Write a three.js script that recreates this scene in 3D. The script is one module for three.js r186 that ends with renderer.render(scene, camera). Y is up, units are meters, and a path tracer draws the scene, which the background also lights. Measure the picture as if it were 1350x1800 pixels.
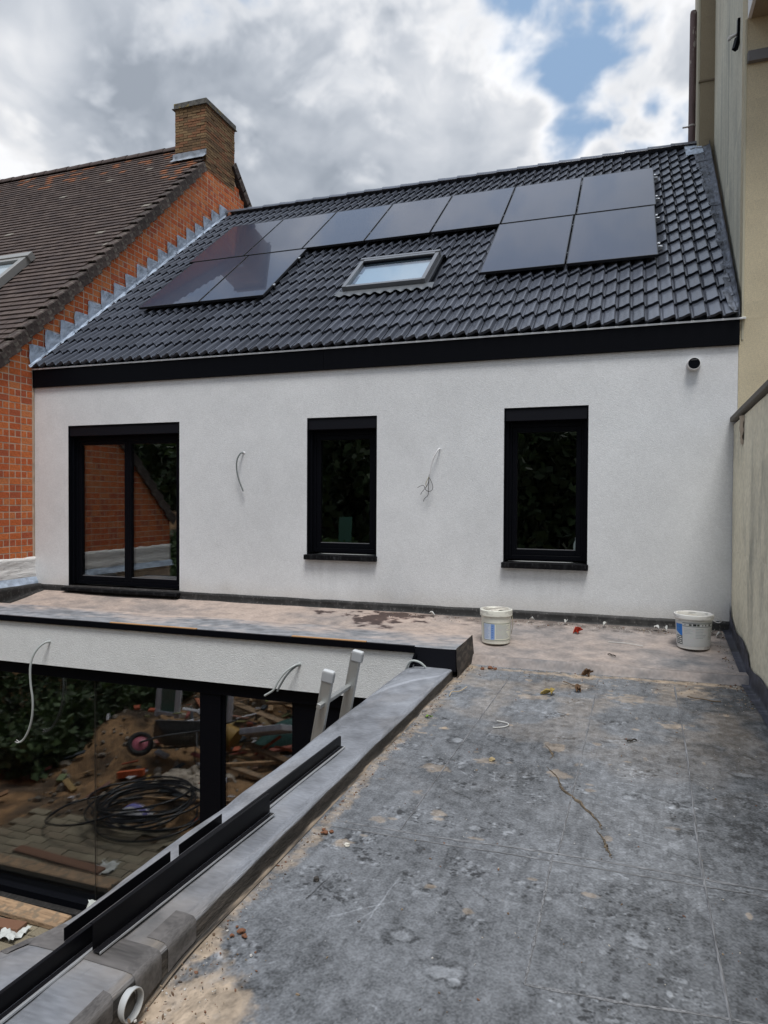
import * as THREE from 'three';
import { mergeGeometries } from 'three/addons/utils/BufferGeometryUtils.js';
import { RoundedBoxGeometry } from 'three/addons/geometries/RoundedBoxGeometry.js';

// ------------------------------------------------------------------ camera, sky, sun, exposure
const scene = new THREE.Scene();
const camera = new THREE.PerspectiveCamera(72.46, 0.75, 0.05, 2000);
camera.position.set(7.966, 0, 7.799);
camera.rotation.order = 'YXZ';
camera.rotation.set(THREE.MathUtils.degToRad(-0.9535), THREE.MathUtils.degToRad(19.0489), THREE.MathUtils.degToRad(0.2741));
const renderer = new THREE.WebGLRenderer({ antialias: true });
renderer.toneMapping = THREE.LinearToneMapping;
renderer.toneMappingExposure = 1.0;
renderer.shadowMap.enabled = true;
renderer.shadowMap.type = THREE.PCFSoftShadowMap;

// seeded helpers
function rng(seed) { let a = seed >>> 0; return () => { a = (a + 0x6D2B79F5) | 0; let t = Math.imul(a ^ (a >>> 15), 1 | a); t = (t + Math.imul(t ^ (t >>> 7), 61 | t)) ^ t; return ((t ^ (t >>> 14)) >>> 0) / 4294967296; }; }
const R0 = rng(77);
const PERM = new Uint8Array(512), GR = new Float32Array(512);
{ const p = [...Array(256).keys()]; for (let i = 255; i > 0; i--) { const j = Math.floor(R0() * (i + 1)); [p[i], p[j]] = [p[j], p[i]]; } for (let i = 0; i < 512; i++) { PERM[i] = p[i & 255]; GR[i] = R0() * 2 - 1; } }
const fade = (t) => t * t * (3 - 2 * t);
function noise2(x, y) {
  const xi = Math.floor(x), yi = Math.floor(y), u = fade(x - xi), v = fade(y - yi), X = xi & 255, Y = yi & 255;
  const a = PERM[X] + Y, b = PERM[X + 1] + Y;
  const n00 = GR[PERM[a & 255]], n10 = GR[PERM[b & 255]], n01 = GR[PERM[(a + 1) & 255]], n11 = GR[PERM[(b + 1) & 255]];
  return (n00 + (n10 - n00) * u) * (1 - v) + (n01 + (n11 - n01) * u) * v;
}
function noise3(x, y, z) {
  const zi = Math.floor(z), w = fade(z - zi), o = (zi & 255) * 37.0, o2 = ((zi + 1) & 255) * 37.0;
  const a = noise2(x + o, y + o * 0.7), b = noise2(x + o2, y + o2 * 0.7);
  return a + (b - a) * w;
}
function fbm(x, y, n = 5) { let s = 0, a = 0.5; for (let i = 0; i < n; i++) { s += a * noise2(x, y); x = x * 2.03 + 17.1; y = y * 2.03 + 5.3; a *= 0.5; } return s; }
function fbm3(x, y, z, n = 5) { let s = 0, a = 0.5; for (let i = 0; i < n; i++) { s += a * noise3(x, y, z); x = x * 2.07 + 13.7; y = y * 2.07 + 3.1; z = z * 2.07 + 7.9; a *= 0.52; } return s; }
function billow3(x, y, z, n = 5) { let s = 0, a = 0.5; for (let i = 0; i < n; i++) { s += a * (0.55 - 1.6 * Math.abs(noise3(x, y, z))); x = x * 2.11 + 5.7; y = y * 2.11 + 9.1; z = z * 2.11 + 1.9; a *= 0.5; } return s; }
const clamp = (x, a = 0, b = 1) => Math.min(b, Math.max(a, x));
const sstep = (a, b, x) => { const t = clamp((x - a) / (b - a)); return t * t * (3 - 2 * t); };
const lerp = (a, b, t) => a + (b - a) * t;

// cloudy sky with a few blue gaps, computed by direction
{
  const W = 4096, Hh = 2048, d = new Float32Array(W * Hh * 4);
  const blob = (az, el, a0, e0, ra, re) => { let da = az - a0; if (da > 180) da -= 360; if (da < -180) da += 360; return Math.exp(-((da * da) / (ra * ra) + ((el - e0) * (el - e0)) / (re * re))); };
  for (let j = 0; j < Hh; j++) {
    const elr = ((j + 0.5) / Hh - 0.5) * Math.PI, el = elr * 180 / Math.PI, y = Math.sin(elr), c = Math.cos(elr);
    for (let i = 0; i < W; i++) {
      const k = (j * W + i) * 4; d[k + 3] = 1;
      if (el < -0.5) { d[k] = 0.2; d[k + 1] = 0.21; d[k + 2] = 0.22; continue; }
      const ph = ((i + 0.5) / W - 0.5) * 2 * Math.PI, x = c * Math.cos(ph), z = c * Math.sin(ph);
      const az = Math.atan2(x, -z) * 180 / Math.PI;
      const wx = fbm3(x * 5 + 9, y * 7, z * 5, 3) * 0.30, wy = fbm3(x * 5 - 4, y * 7 + 8, z * 5, 3) * 0.30;
      const big = fbm3(x * 2.6 + wx, y * 4.2 + wy, z * 2.6 - wx, 4);
      const fine = fbm3(x * 7 + wx * 2.5, y * 9.5 + wy * 2.5, z * 7 + 3, 4) * 0.6 + billow3(x * 9 + wx, y * 12 + wy, z * 9 + 3, 6) * 0.42;
      let cover = 0.40 + big * 0.55 + fine * 1.25 + fbm3(x * 26 + wx * 6, y * 34 + wy * 6, z * 26, 5) * 0.48;
      const gap = blob(az, el, -8.6, 34.6, 5.5, 4.0) * 0.75 + blob(az, el, -2.2, 31.6, 4.4, 2.4) * 0.85 + blob(az, el, -4.6, 27.8, 2.2, 3.6) * 0.8 + blob(az, el, -7.2, 25.0, 1.6, 1.2) * 0.35 + blob(az, el, 1.6, 27.6, 2.6, 1.6) * 0.35 + blob(az, el, 0.5, 38, 6, 4) * 0.2;
      cover -= gap * 0.82 + 0.42 * sstep(36, 60, el);
      cover += blob(az, el, -36, 26, 20, 14) * 0.5 + blob(az, el, -15, 28, 5, 5) * 0.25 + blob(az, el, -25, 14, 20, 10) * 0.4 + blob(az, el, 6, 30, 5, 8) * 0.22;
      const a = sstep(-0.14, 0.44, cover);
      // body light: thin edges bright, deep middles grey
      let b = lerp(0.80, 0.475, sstep(0.25, 0.85, cover + big * 0.35));
      b += fine * 0.30 + fbm3(x * 15 + wx * 4, y * 19 + wy * 4, z * 15, 5) * 0.20;
      b += blob(az, el, -14.5, 29.5, 7, 5) * 0.22 + blob(az, el, -47.5, 22, 4.5, 3) * 0.36 + blob(az, el, -48, 29.5, 5, 4) * 0.16 + blob(az, el, 2, 24.5, 8, 4) * 0.20 + blob(az, el, 6, 31, 5, 6) * 0.1;
      b -= blob(az, el, -34, 25.5, 9, 6) * 0.10 + blob(az, el, -23, 24.5, 7, 3.5) * 0.10;
      b = clamp(b, 0.38, 0.98);
      const g = 0.90 + 0.30 * Math.max(0, y);
      const warm = (b - 0.5) * 0.04;
      const sky = [0.27, 0.405, 0.61];
      const hz = Math.exp(-el / 7) * 0.35;
      const tn = clamp(0.85 - b, 0, 0.5), c3 = [lerp(sky[0] + hz, b * (0.985 - 0.26 * tn), a) * g, lerp(sky[1] + hz, b * (0.995 - 0.06 * tn), a) * g, lerp(sky[2] + hz * 0.7, b * (1.02 + 0.22 * tn), a) * g];
      const veil = 0.72 * sstep(40, 62, el), vc = [0.66, 0.77, 0.98];                    // added above the view: even bright bluish veil, giving the roofs top-light
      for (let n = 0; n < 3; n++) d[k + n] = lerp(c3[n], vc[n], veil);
    }
  }
  const t = new THREE.DataTexture(d, W, Hh, THREE.RGBAFormat, THREE.FloatType);
  t.mapping = THREE.EquirectangularReflectionMapping; t.magFilter = THREE.LinearFilter; t.minFilter = THREE.LinearFilter; t.needsUpdate = true;
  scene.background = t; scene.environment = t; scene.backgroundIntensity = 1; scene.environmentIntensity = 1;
}
const sun = new THREE.DirectionalLight(new THREE.Color().setRGB(1, 0.97, 0.93), 2.8);
sun.position.set(5 + 5, 34, 3 + 12); sun.target.position.set(5, -1, 3);
sun.castShadow = true; sun.shadow.radius = 36; sun.shadow.mapSize.set(4096, 4096);
Object.assign(sun.shadow.camera, { left: -22, right: 22, top: 22, bottom: -22, near: 1, far: 90 });
scene.add(sun, sun.target);

// ------------------------------------------------------------------ building helpers
const BASE = new Map();
const used = new Set();
function numbered(name) { if (!used.has(name)) { used.add(name); return name; } let i = 1; while (used.has(`${name}_${String(i).padStart(3, '0')}`)) i++; const n = `${name}_${String(i).padStart(3, '0')}`; used.add(n); return n; }
const V3 = (x, y, z) => new THREE.Vector3(x, y, z);
function tag(o, label, category, group, kind) { if (label) o.userData.label = label; if (category) o.userData.category = category; if (group) o.userData.group = group; if (kind) o.userData.kind = kind; return o; }
function thing(name, at, label, category, group) { const o = new THREE.Group(); o.name = numbered(name); o.position.set(...at); scene.add(o); BASE.set(o, V3(...at)); return tag(o, label, category, group); }
function finish(m) { m.castShadow = true; m.receiveShadow = true; return m; }
// geometry is given in world coordinates; it is re-based on its parent
function part(parent, name, geo, mat, label) {
  if (Array.isArray(geo)) geo = merge(geo);
  const b = BASE.get(parent) || V3(0, 0, 0);
  geo.translate(-b.x, -b.y, -b.z);
  const m = finish(new THREE.Mesh(geo, mat)); m.name = name; parent.add(m); BASE.set(m, b.clone());
  if (label) m.userData.label = label;
  return m;
}
function solo(name, geo, mat, label, category, group, kind) {
  if (Array.isArray(geo)) geo = merge(geo);
  geo.computeBoundingBox(); const c = geo.boundingBox.getCenter(V3()), b = V3(c.x, geo.boundingBox.min.y, c.z);
  geo.translate(-b.x, -b.y, -b.z);
  const m = finish(new THREE.Mesh(geo, mat)); m.name = numbered(name); m.position.copy(b); scene.add(m); BASE.set(m, b.clone());
  return tag(m, label, category, group, kind);
}
function placed(parent, name, geo, mat, pos, quat) {            // shared geometry, pos in world
  const b = BASE.get(parent), m = finish(new THREE.Mesh(geo, mat)); m.name = name; m.position.set(pos.x - b.x, pos.y - b.y, pos.z - b.z); if (quat) m.quaternion.copy(quat); parent.add(m); return m;
}
function strip(g) { const o = g.index ? g.toNonIndexed() : g; for (const k of Object.keys(o.attributes)) if (!['position', 'normal', 'uv'].includes(k)) o.deleteAttribute(k); o.clearGroups(); if (!o.attributes.uv) o.setAttribute('uv', new THREE.BufferAttribute(new Float32Array(o.attributes.position.count * 2), 2)); return o; }
function merge(list) { return mergeGeometries(list.map(strip), false); }
function uvm(g, k = 1) {                                            // uv in metres by the face's main direction
  g = g.index ? g.toNonIndexed() : g; const p = g.attributes.position, n = g.attributes.normal, uv = new Float32Array(p.count * 2);
  for (let i = 0; i < p.count; i++) {
    const ax = Math.abs(n.getX(i)), ay = Math.abs(n.getY(i)), az = Math.abs(n.getZ(i)); let u, v;
    if (ax > ay && ax > az) { u = p.getZ(i); v = p.getY(i); } else if (ay > az) { u = p.getX(i); v = p.getZ(i); } else { u = p.getX(i); v = p.getY(i); }
    uv[i * 2] = u * k; uv[i * 2 + 1] = v * k;
  }
  g.setAttribute('uv', new THREE.BufferAttribute(uv, 2)); return g;
}
function uvBy(g, f) { const p = g.attributes.position, uv = new Float32Array(p.count * 2); for (let i = 0; i < p.count; i++) { const [u, v] = f(p.getX(i), p.getY(i), p.getZ(i)); uv[i * 2] = u; uv[i * 2 + 1] = v; } g.setAttribute('uv', new THREE.BufferAttribute(uv, 2)); return g; }
function box(x0, x1, y0, y1, z0, z1, r = 0) {
  const w = x1 - x0, h = y1 - y0, l = z1 - z0;
  const g = r > 0 ? new RoundedBoxGeometry(w, h, l, 2, Math.min(r, w * 0.45, h * 0.45, l * 0.45)) : new THREE.BoxGeometry(w, h, l);
  g.translate((x0 + x1) / 2, (y0 + y1) / 2, (z0 + z1) / 2); return uvm(g);
}
function grid(nu, nv, f, fuv) {                                     // f(u, v) -> [x, y, z], u and v run 0..1
  const p = [], uv = [], idx = [];
  for (let j = 0; j <= nv; j++) for (let i = 0; i <= nu; i++) { const q = f(i / nu, j / nv); p.push(...q); uv.push(...(fuv ? fuv(...q, i / nu, j / nv) : [i / nu, j / nv])); }
  for (let j = 0; j < nv; j++) for (let i = 0; i < nu; i++) { const a = j * (nu + 1) + i, b = a + 1, c = a + nu + 1, e = c + 1; idx.push(a, b, e, a, e, c); }
  const g = new THREE.BufferGeometry(); g.setAttribute('position', new THREE.Float32BufferAttribute(p, 3)); g.setAttribute('uv', new THREE.Float32BufferAttribute(uv, 2)); g.setIndex(idx); g.computeVertexNormals(); return g;
}
function tube(pts, r, seg = 40, rad = 8) { return new THREE.TubeGeometry(new THREE.CatmullRomCurve3(pts.map((q) => V3(...q))), seg, r, rad, false); }
function bar(a, b, w, h, roll = 0, r = 0.003) {                     // a square bar from a to b
  const A = V3(...a), B = V3(...b), L = A.distanceTo(B), g = r ? new RoundedBoxGeometry(w, h, L, 1, Math.min(r, w * 0.4, h * 0.4)) : new THREE.BoxGeometry(w, h, L);
  const m = new THREE.Matrix4().lookAt(B, A, V3(0, 1, 0)); g.rotateZ(roll); g.applyMatrix4(m); const c = A.add(B).multiplyScalar(0.5); g.translate(c.x, c.y, c.z); return g;
}
function cyl(a, b, r0, r1 = r0, n = 20, open = false) { const A = V3(...a), B = V3(...b), L = A.distanceTo(B), g = new THREE.CylinderGeometry(r1, r0, L, n, 1, open); const q = new THREE.Quaternion().setFromUnitVectors(V3(0, 1, 0), B.clone().sub(A).normalize()); g.applyQuaternion(q); const c = A.add(B).multiplyScalar(0.5); g.translate(c.x, c.y, c.z); return g; }

// ------------------------------------------------------------------ textures and materials
const toS = (v) => { v = clamp(v); return v <= 0.0031308 ? v * 12.92 : 1.055 * Math.pow(v, 1 / 2.4) - 0.055; };
const LUT = new Uint8Array(4097); for (let i = 0; i <= 4096; i++) LUT[i] = Math.round(toS(i / 4096) * 255);
function tex(W, H, f, { srgb = true, wrap = true } = {}) {          // f(u, v, i, j) -> [r, g, b] linear, or a number
  const d = new Uint8Array(W * H * 4);
  for (let j = 0; j < H; j++) for (let i = 0; i < W; i++) { const c = f((i + 0.5) / W, (j + 0.5) / H, i, j), k = (j * W + i) * 4; for (let n = 0; n < 3; n++) { const v = clamp(c.length ? c[n] : c); d[k + n] = srgb ? LUT[Math.round(v * 4096)] : Math.round(v * 255); } d[k + 3] = 255; }
  const t = new THREE.DataTexture(d, W, H); if (srgb) t.colorSpace = THREE.SRGBColorSpace; t.magFilter = THREE.LinearFilter; t.minFilter = THREE.LinearMipmapLinearFilter; t.generateMipmaps = true; if (wrap) t.wrapS = t.wrapT = THREE.RepeatWrapping; t.needsUpdate = true; return t;
}
const rep = (t, a, b) => { const c = t.clone(); c.repeat.set(a, b); c.needsUpdate = true; return c; };
const M = (o) => new THREE.MeshStandardMaterial({ roughness: 0.8, metalness: 0, ...o, color: o.color && Array.isArray(o.color) ? new THREE.Color().setRGB(...o.color) : o.color || 0xffffff });
const P = (o) => new THREE.MeshPhysicalMaterial({ roughness: 0.5, metalness: 0, ...o, color: o.color && Array.isArray(o.color) ? new THREE.Color().setRGB(...o.color) : o.color || 0xffffff });
const RN = rng(5);
const grainB = tex(512, 512, (u, v, i, j) => 0.5 + 0.35 * (RN() - 0.5) + 0.5 * fbm(i * 0.11, j * 0.11, 3), { srgb: false });
const roughB = tex(512, 512, (u, v, i, j) => 0.5 + 0.9 * fbm(i * 0.045, j * 0.045, 5), { srgb: false });
const glass = (ior, color = [1, 1, 1]) => P({ color, roughness: 0.0, transmission: 1, thickness: 0, ior });
const mat = {};
mat.black = P({ color: [0.0035, 0.004, 0.006], roughness: 0.42, specularIntensity: 0.14 });
mat.blackSatin = P({ color: [0.006, 0.0065, 0.010], roughness: 0.5, specularIntensity: 0.35 });
mat.blackMem = M({ roughness: 0.65 });
mat.blackMem.map = tex(1024, 128, (u, v) => { const s = sstep(0.1, 0.5, fbm(u * 60, v * 5, 5)) * 0.018 + sstep(0.34, 0.5, fbm(u * 200, v * 20, 2)) * 0.06; const w = 0.009 + s; return [w * 1.06, w, w * 0.97]; });
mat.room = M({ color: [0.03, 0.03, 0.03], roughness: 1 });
mat.alu = M({ color: [0.43, 0.44, 0.43], metalness: 0.7, roughness: 0.45, bumpMap: rep(grainB, 6, 0.6), bumpScale: 0.0004 });
mat.zinc = M({ color: [0.72, 0.74, 0.76], metalness: 0.5, roughness: 0.45 });
mat.lead = M({ roughness: 0.55, metalness: 0.15, map: tex(512, 512, (u, v) => { const n = fbm(u * 9, v * 9, 5), s = fbm(u * 3, v * 22, 4); const a = 0.46 + n * 0.26 + s * 0.12; return [a * 0.82, a * 0.97, a * 1.18]; }), bumpMap: roughB, bumpScale: 0.004 });
mat.leadMid = M({ roughness: 0.6, metalness: 0.1, map: tex(256, 256, (u, v) => { const a = 0.26 + 0.2 * fbm(u * 8, v * 8, 5); return [a * 0.86, a * 0.97, a * 1.12]; }) });
mat.leadDark = M({ roughness: 0.6, metalness: 0.1, map: tex(512, 512, (u, v) => { const n = fbm(u * 8, v * 8, 5), s = fbm(u * 30, v * 6, 4); const a = 0.10 + n * 0.14 + s * 0.10; return [a * 0.86, a * 0.97, a * 1.20]; }), bumpMap: roughB, bumpScale: 0.006 });
// white roughcast of the house (9.02 m x 2.9 m, one map) with a little weathering
function stucco(W, H, sx, sy, base, blot, seed, foot = false) {
  const r = rng(seed);
  return tex(W, H, (u, v) => {
    const x = u * sx, y = v * sy; let a = 1 + blot * fbm(x * 0.9 + seed, y * 0.9, 5) + 0.05 * fbm(x * 7, y * 7 + seed, 3);
    a += 0.055 * noise2(x * 95, y * 95) + 0.05 * (r() - 0.5) + 0.025 * noise2(x * 45, y * 50);
    const du = foot ? sstep(0.30, 0.06, y + 0.10 * fbm(x * 2.5, y * 2, 3)) * 0.13 : 0; let st = 0; if (foot) for (const [xa, xb, yt] of [[4.25, 5.2, 0.57], [6.66, 7.6, 0.56]]) st = Math.max(st, sstep(xa - 0.03, xa + 0.02, x) * sstep(xb + 0.03, xb - 0.02, x) * sstep(yt - 0.62, yt, y) * (y < yt + 0.02 ? 1 : 0) * sstep(0.0, 0.4, fbm(x * 11, y * 0.7 + 4, 4)) * 0.06);
    return [base[0] * a * (1 - du * 0.8 - st), base[1] * a * (1 - du - st), base[2] * a * (1 - du * 1.25 - st)];
  }, { wrap: false });
}
const stuccoBump = tex(1024, 1024, (u, v, i, j) => clamp(0.5 + 0.55 * noise2(i * 0.21, j * 0.21) + 0.35 * noise2(i * 0.47 + 9, j * 0.47) + 0.1 * (RN() - 0.5)), { srgb: false });
mat.whiteWall = M({ roughness: 0.95, map: stucco(2048, 700, 9.02, 3.1, [0.70, 0.715, 0.728], 0.11, 3, true), bumpMap: rep(stuccoBump, 9, 3), bumpScale: 0.0013 });
mat.band = M({ roughness: 0.95, map: stucco(2048, 160, 6.1, 0.46, [0.71, 0.73, 0.73], 0.05, 8), bumpMap: rep(stuccoBump, 5, 0.4), bumpScale: 0.002 });

// ------------------------------------------------------------------ ground (garden level, far below the flat roofs)
const G = -4.45;
function groundY(x, z) {
  let y = G + 0.10 * fbm(x * 0.7, z * 0.7, 4) * sstep(2.6, 4.2, z) + 0.05 * fbm(x * 3.1, z * 3.1, 3) * sstep(2.6, 4.2, z);
  y += 0.55 * Math.exp(-((x + 0.55) ** 2 / 1.1 + (z - 6.2) ** 2 / 0.9)) + 0.75 * Math.exp(-((x - 0.6) ** 2 / 2.2 + (z - 9.3) ** 2 / 1.6));
  const bank = sstep(-1.4, -4.6, x) * sstep(3.6, 5.0, z) * sstep(40, 20, z); y += bank * (2.2 + 0.5 * fbm(x * 0.6, z * 0.6, 3));
  y += 1.6 * sstep(9.6, 14, z) * sstep(40, 22, z) * sstep(14, 5, x) ;
  return y;
}
const soilTex = tex(1024, 1024, (u, v) => { const n = fbm(u * 14, v * 14, 6), f = fbm(u * 60 + 4, v * 60, 3); const k = 0.145 + n * 0.15 + f * 0.07; const d = sstep(0.05, 0.3, fbm(u * 5 + 3, v * 5, 3)); return [lerp(k * 1.45, k * 0.62, d), lerp(k * 0.86, k * 0.42, d), lerp(k * 0.42, k * 0.26, d)]; });
{
  const far = (t) => Math.sign(t) * (Math.abs(t) * 14 + Math.pow(Math.abs(t), 6) * 900);
  const g = grid(260, 260, (u, v) => { const x = 1 + far(u * 2 - 1), z = 6 + far(v * 2 - 1); return [x, groundY(x, z), z]; }, (x, y, z) => [x / 4, z / 4]);
  g.index.array.reverse(); g.computeVertexNormals();
  const ground = finish(new THREE.Mesh(g, M({ map: soilTex, roughness: 1, bumpMap: soilTex, bumpScale: 0.03 }))); ground.name = 'ground'; scene.add(ground); ground.userData.kind = 'structure';
}

// ------------------------------------------------------------------ white house
const W = 9.02, YB = -1.216, YT = 1.574;
const house = thing('white_house', [0, G, 0], 'white roughcast house with black tiled roof and black framed openings', 'house');
const openings = { door: [0.60, 2.43, -1.225, 1.018], win1: [4.27, 5.18, -0.672, 1.003], win2: [6.682, 7.585, -0.686, 1.031] };
{
  const D = openings.door;
  const s = new THREE.Shape([[0.004, YB], [D[0], YB], [D[0], D[3]], [D[1], D[3]], [D[1], YB], [W, YB], [W, YT + 0.2], [0.004, YT + 0.2]].map((q) => new THREE.Vector2(...q)));
  for (const [a, b, c, d] of [openings.win1, openings.win2]) s.holes.push(new THREE.Path([[a, c], [a, d], [b, d], [b, c]].map((q) => new THREE.Vector2(...q))));
  const g = new THREE.ExtrudeGeometry(s, { depth: 0.30, bevelEnabled: false }); g.translate(0, 0, -0.30);
  part(house, 'wall', uvBy(g, (x, y, z) => [x / 9.02 + z * 0.05, (y + 1.3) / 3.1]), mat.whiteWall);
  // carcass under the wall and the dark rooms behind
  part(house, 'base_wall', box(0.01, W, G, YB - 0.002, -0.34, -0.03), mat.blackMem);
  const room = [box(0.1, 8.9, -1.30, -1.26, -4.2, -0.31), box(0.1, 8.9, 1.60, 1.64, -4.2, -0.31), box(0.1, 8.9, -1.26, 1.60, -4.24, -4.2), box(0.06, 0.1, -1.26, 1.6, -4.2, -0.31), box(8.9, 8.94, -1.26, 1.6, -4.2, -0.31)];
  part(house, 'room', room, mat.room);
  // black upstand along the foot of the wall, slightly uneven
  const foot = grid(180, 5, (u, v) => { const x = lerp(0.0, 9.0, u), n = 0.010 * fbm(x * 3, v * 4, 3); const pr = [[YB + 0.012, -0.012], [YB - 0.004, 0.016], [YB - 0.03, 0.022], [YB - 0.075, 0.026], [YB - 0.10, 0.045], [YB - 0.13, 0.10]][Math.round(v * 5)]; return [x, pr[0] + n * (v > 0.15 ? 1 : 0.3), pr[1] + n]; }, (x, y, z, u, v) => [u * 3, v * 0.5]);
  foot.index.array.reverse(); foot.computeVertexNormals();
  part(house, 'skirting', foot, mat.blackMem);
}
// eaves: black fascia and bright gutter lip
part(house, 'fascia', [box(0.0, 4.50, 1.572, 1.826, -0.10, 0.034, 0.004), box(4.503, 9.028, 1.572, 1.826, -0.10, 0.034, 0.004)], mat.black);
part(house, 'eaves_trim', [box(-0.004, 9.08, 1.829, 1.838, -0.06, 0.050, 0.003), box(-0.004, 9.08, 1.820, 1.8285, 0.036, 0.048)], mat.zinc);

// windows, door
function opening(kind, [x0, x1, y0, y1], sashes) {
  const zf = -0.12, sh = 0.145, fr = 0.062, pieces = [];
  pieces.push(box(x0, x0 + 0.012, y0, y1 - 0.001, -0.299, -0.004), box(x1 - 0.012, x1, y0, y1 - 0.001, -0.299, -0.004), box(x0 + 0.012, x1 - 0.012, y1 - 0.013, y1 - 0.001, -0.299, -0.004));
  const a = x0 + 0.013, b = x1 - 0.013, yt = y1 - sh;
  pieces.push(box(a, a + fr, y0 + 0.03, yt, zf - 0.07, zf + 0.015, 0.004), box(b - fr, b, y0 + 0.03, yt, zf - 0.07, zf + 0.015, 0.004), box(a + fr, b - fr, yt - fr, yt, zf - 0.07, zf + 0.014, 0.004), box(a + fr, b - fr, y0 + 0.03, y0 + 0.03 + fr * 0.8, zf - 0.07, zf + 0.014, 0.004));
  pieces.push(box(a, a + 0.03, y0 + 0.03, yt, zf + 0.016, zf + 0.06, 0.003), box(b - 0.03, b, y0 + 0.03, yt, zf + 0.016, zf + 0.06, 0.003));
  const f = part(house, kind, pieces, mat.black);
  part(f, 'shutter_box', box(a, b, yt + 0.001, y1 - 0.014, -0.25, -0.014, 0.004), mat.blackSatin);
  const n = sashes, ia = a + fr, ib = b - fr, w = (ib - ia) / n, sb = y0 + 0.03 + fr * 0.8, st = yt - fr;
  for (let i = 0; i < n; i++) {
    const p = ia + i * w + 0.002, q = ia + (i + 1) * w - 0.002, t = 0.055;
    part(f, 'sash', [box(p, p + t, sb + 0.002, st - 0.002, zf - 0.06, zf + 0.004, 0.004), box(q - t, q, sb + 0.002, st - 0.002, zf - 0.06, zf + 0.004, 0.004), box(p + t, q - t, st - 0.002 - t, st - 0.002, zf - 0.06, zf + 0.003, 0.004), box(p + t, q - t, sb + 0.002, sb + t + 0.01, zf - 0.06, zf + 0.003, 0.004)], mat.black);
    const pane = new THREE.PlaneGeometry(q - p - 2 * t + 0.01, st - sb - 2 * t); pane.translate((p + q) / 2, (sb + st) / 2 + 0.003, zf - 0.025);
    part(f, 'pane', pane, mat.winGlass);
    if (kind === 'patio_door') { const inner = new THREE.PlaneGeometry(q - p - 2 * t + 0.01, st - sb - 2 * t); inner.translate((p + q) / 2, (sb + st) / 2 + 0.003, zf - 0.043); part(f, 'inner_pane', inner, mat.winGlass); }
    part(f, 'glazing_bead', [box(p + t, q - t, sb + t + 0.010, sb + t + 0.016, zf - 0.024, zf - 0.008)], mat.bead);
  }
  return f;
}
mat.winGlass = glass(2.25, [0.9, 0.93, 0.92]); mat.bead = M({ color: [0.16, 0.16, 0.17], roughness: 0.4 });
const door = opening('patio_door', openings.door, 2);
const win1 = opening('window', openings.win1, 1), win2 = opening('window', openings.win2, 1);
const slate = P({ roughness: 0.85, specularIntensity: 0.12, map: tex(512, 128, (u, v) => { const a = 0.007 + 0.012 * sstep(0.1, 0.5, fbm(u * 14, v * 6, 5)) + 0.02 * sstep(0.25, 0.5, fbm(u * 60, v * 20, 2)); return [a, a * 1.02, a * 1.12]; }) });
part(win1, 'sill', box(4.255, 5.19, -0.727, -0.666, -0.118, 0.062, 0.006), slate);
part(win2, 'sill', box(6.668, 7.595, -0.742, -0.680, -0.118, 0.062, 0.006), slate);
part(door, 'sill', box(0.57, 2.46, -1.268, -1.226, -0.12, 0.115, 0.006), slate);
part(house, 'vent_pipe', (() => { const prof = [[0.050, 0], [0.068, 0], [0.070, 0.006], [0.066, 0.012], [0.060, 0.014], [0.060, 0.070], [0.056, 0.071], [0.055, 0.065], [0.055, -0.1]].map((q) => new THREE.Vector2(...q)); const g = new THREE.LatheGeometry(prof, 32); g.rotateX(Math.PI / 2); g.translate(8.61, 1.401, 0.002); return g; })(), M({ color: [0.68, 0.68, 0.68], roughness: 0.5 }));
{ const vp = house.children[house.children.length - 1]; const g = new THREE.CylinderGeometry(0.0575, 0.0575, 0.004, 28); g.rotateX(Math.PI / 2); g.translate(8.61, 1.401, 0.0705); part(vp, 'vent_flap', g, mat.black); part(vp, 'flap_hinge', box(8.58, 8.64, 1.432, 1.440, 0.072, 0.076, 0.002), M({ color: [0.05, 0.05, 0.055], roughness: 0.4 })); }

// the roof: slope coordinates x, s (up the slope from the eaves), h (off the slope)
const AL = Math.atan2(4.10, 5.15), US = V3(0, Math.sin(AL), -Math.cos(AL)), NS = V3(0, Math.cos(AL), Math.sin(AL)), SL = 6.57;
const rp = (x, s, h) => [x, 1.845 + US.y * s + NS.y * h, 0.045 + US.z * s + NS.z * h];
const QR = new THREE.Quaternion().setFromRotationMatrix(new THREE.Matrix4().makeBasis(V3(1, 0, 0), US, NS));
const xr = (s) => 9.03 + 0.20 * s / SL;                            // right edge: the neighbour's side wall runs slightly outwards
mat.tile = [0.080, 0.092, 0.106].map((a) => M({ color: [a * 0.90, a, a * 1.25], roughness: 0.25, bumpMap: grainB, bumpScale: 0.0012 }));
const deck = (() => {
  const g = grid(2, 2, (u, v) => rp(lerp(0.004, xr(v * SL), u), v * SL, -0.05)), g2 = grid(2, 2, (u, v) => [lerp(0, 9.2, u), 1.845 + US.y * SL * (1 - v) - 0.03, 0.045 + US.z * SL - v * 5.0]);
  return part(house, 'roof', [g, g2], mat.tile[0]);
})();
const TW = 0.2909, TE = 0.3645, TL = 0.44;
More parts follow.
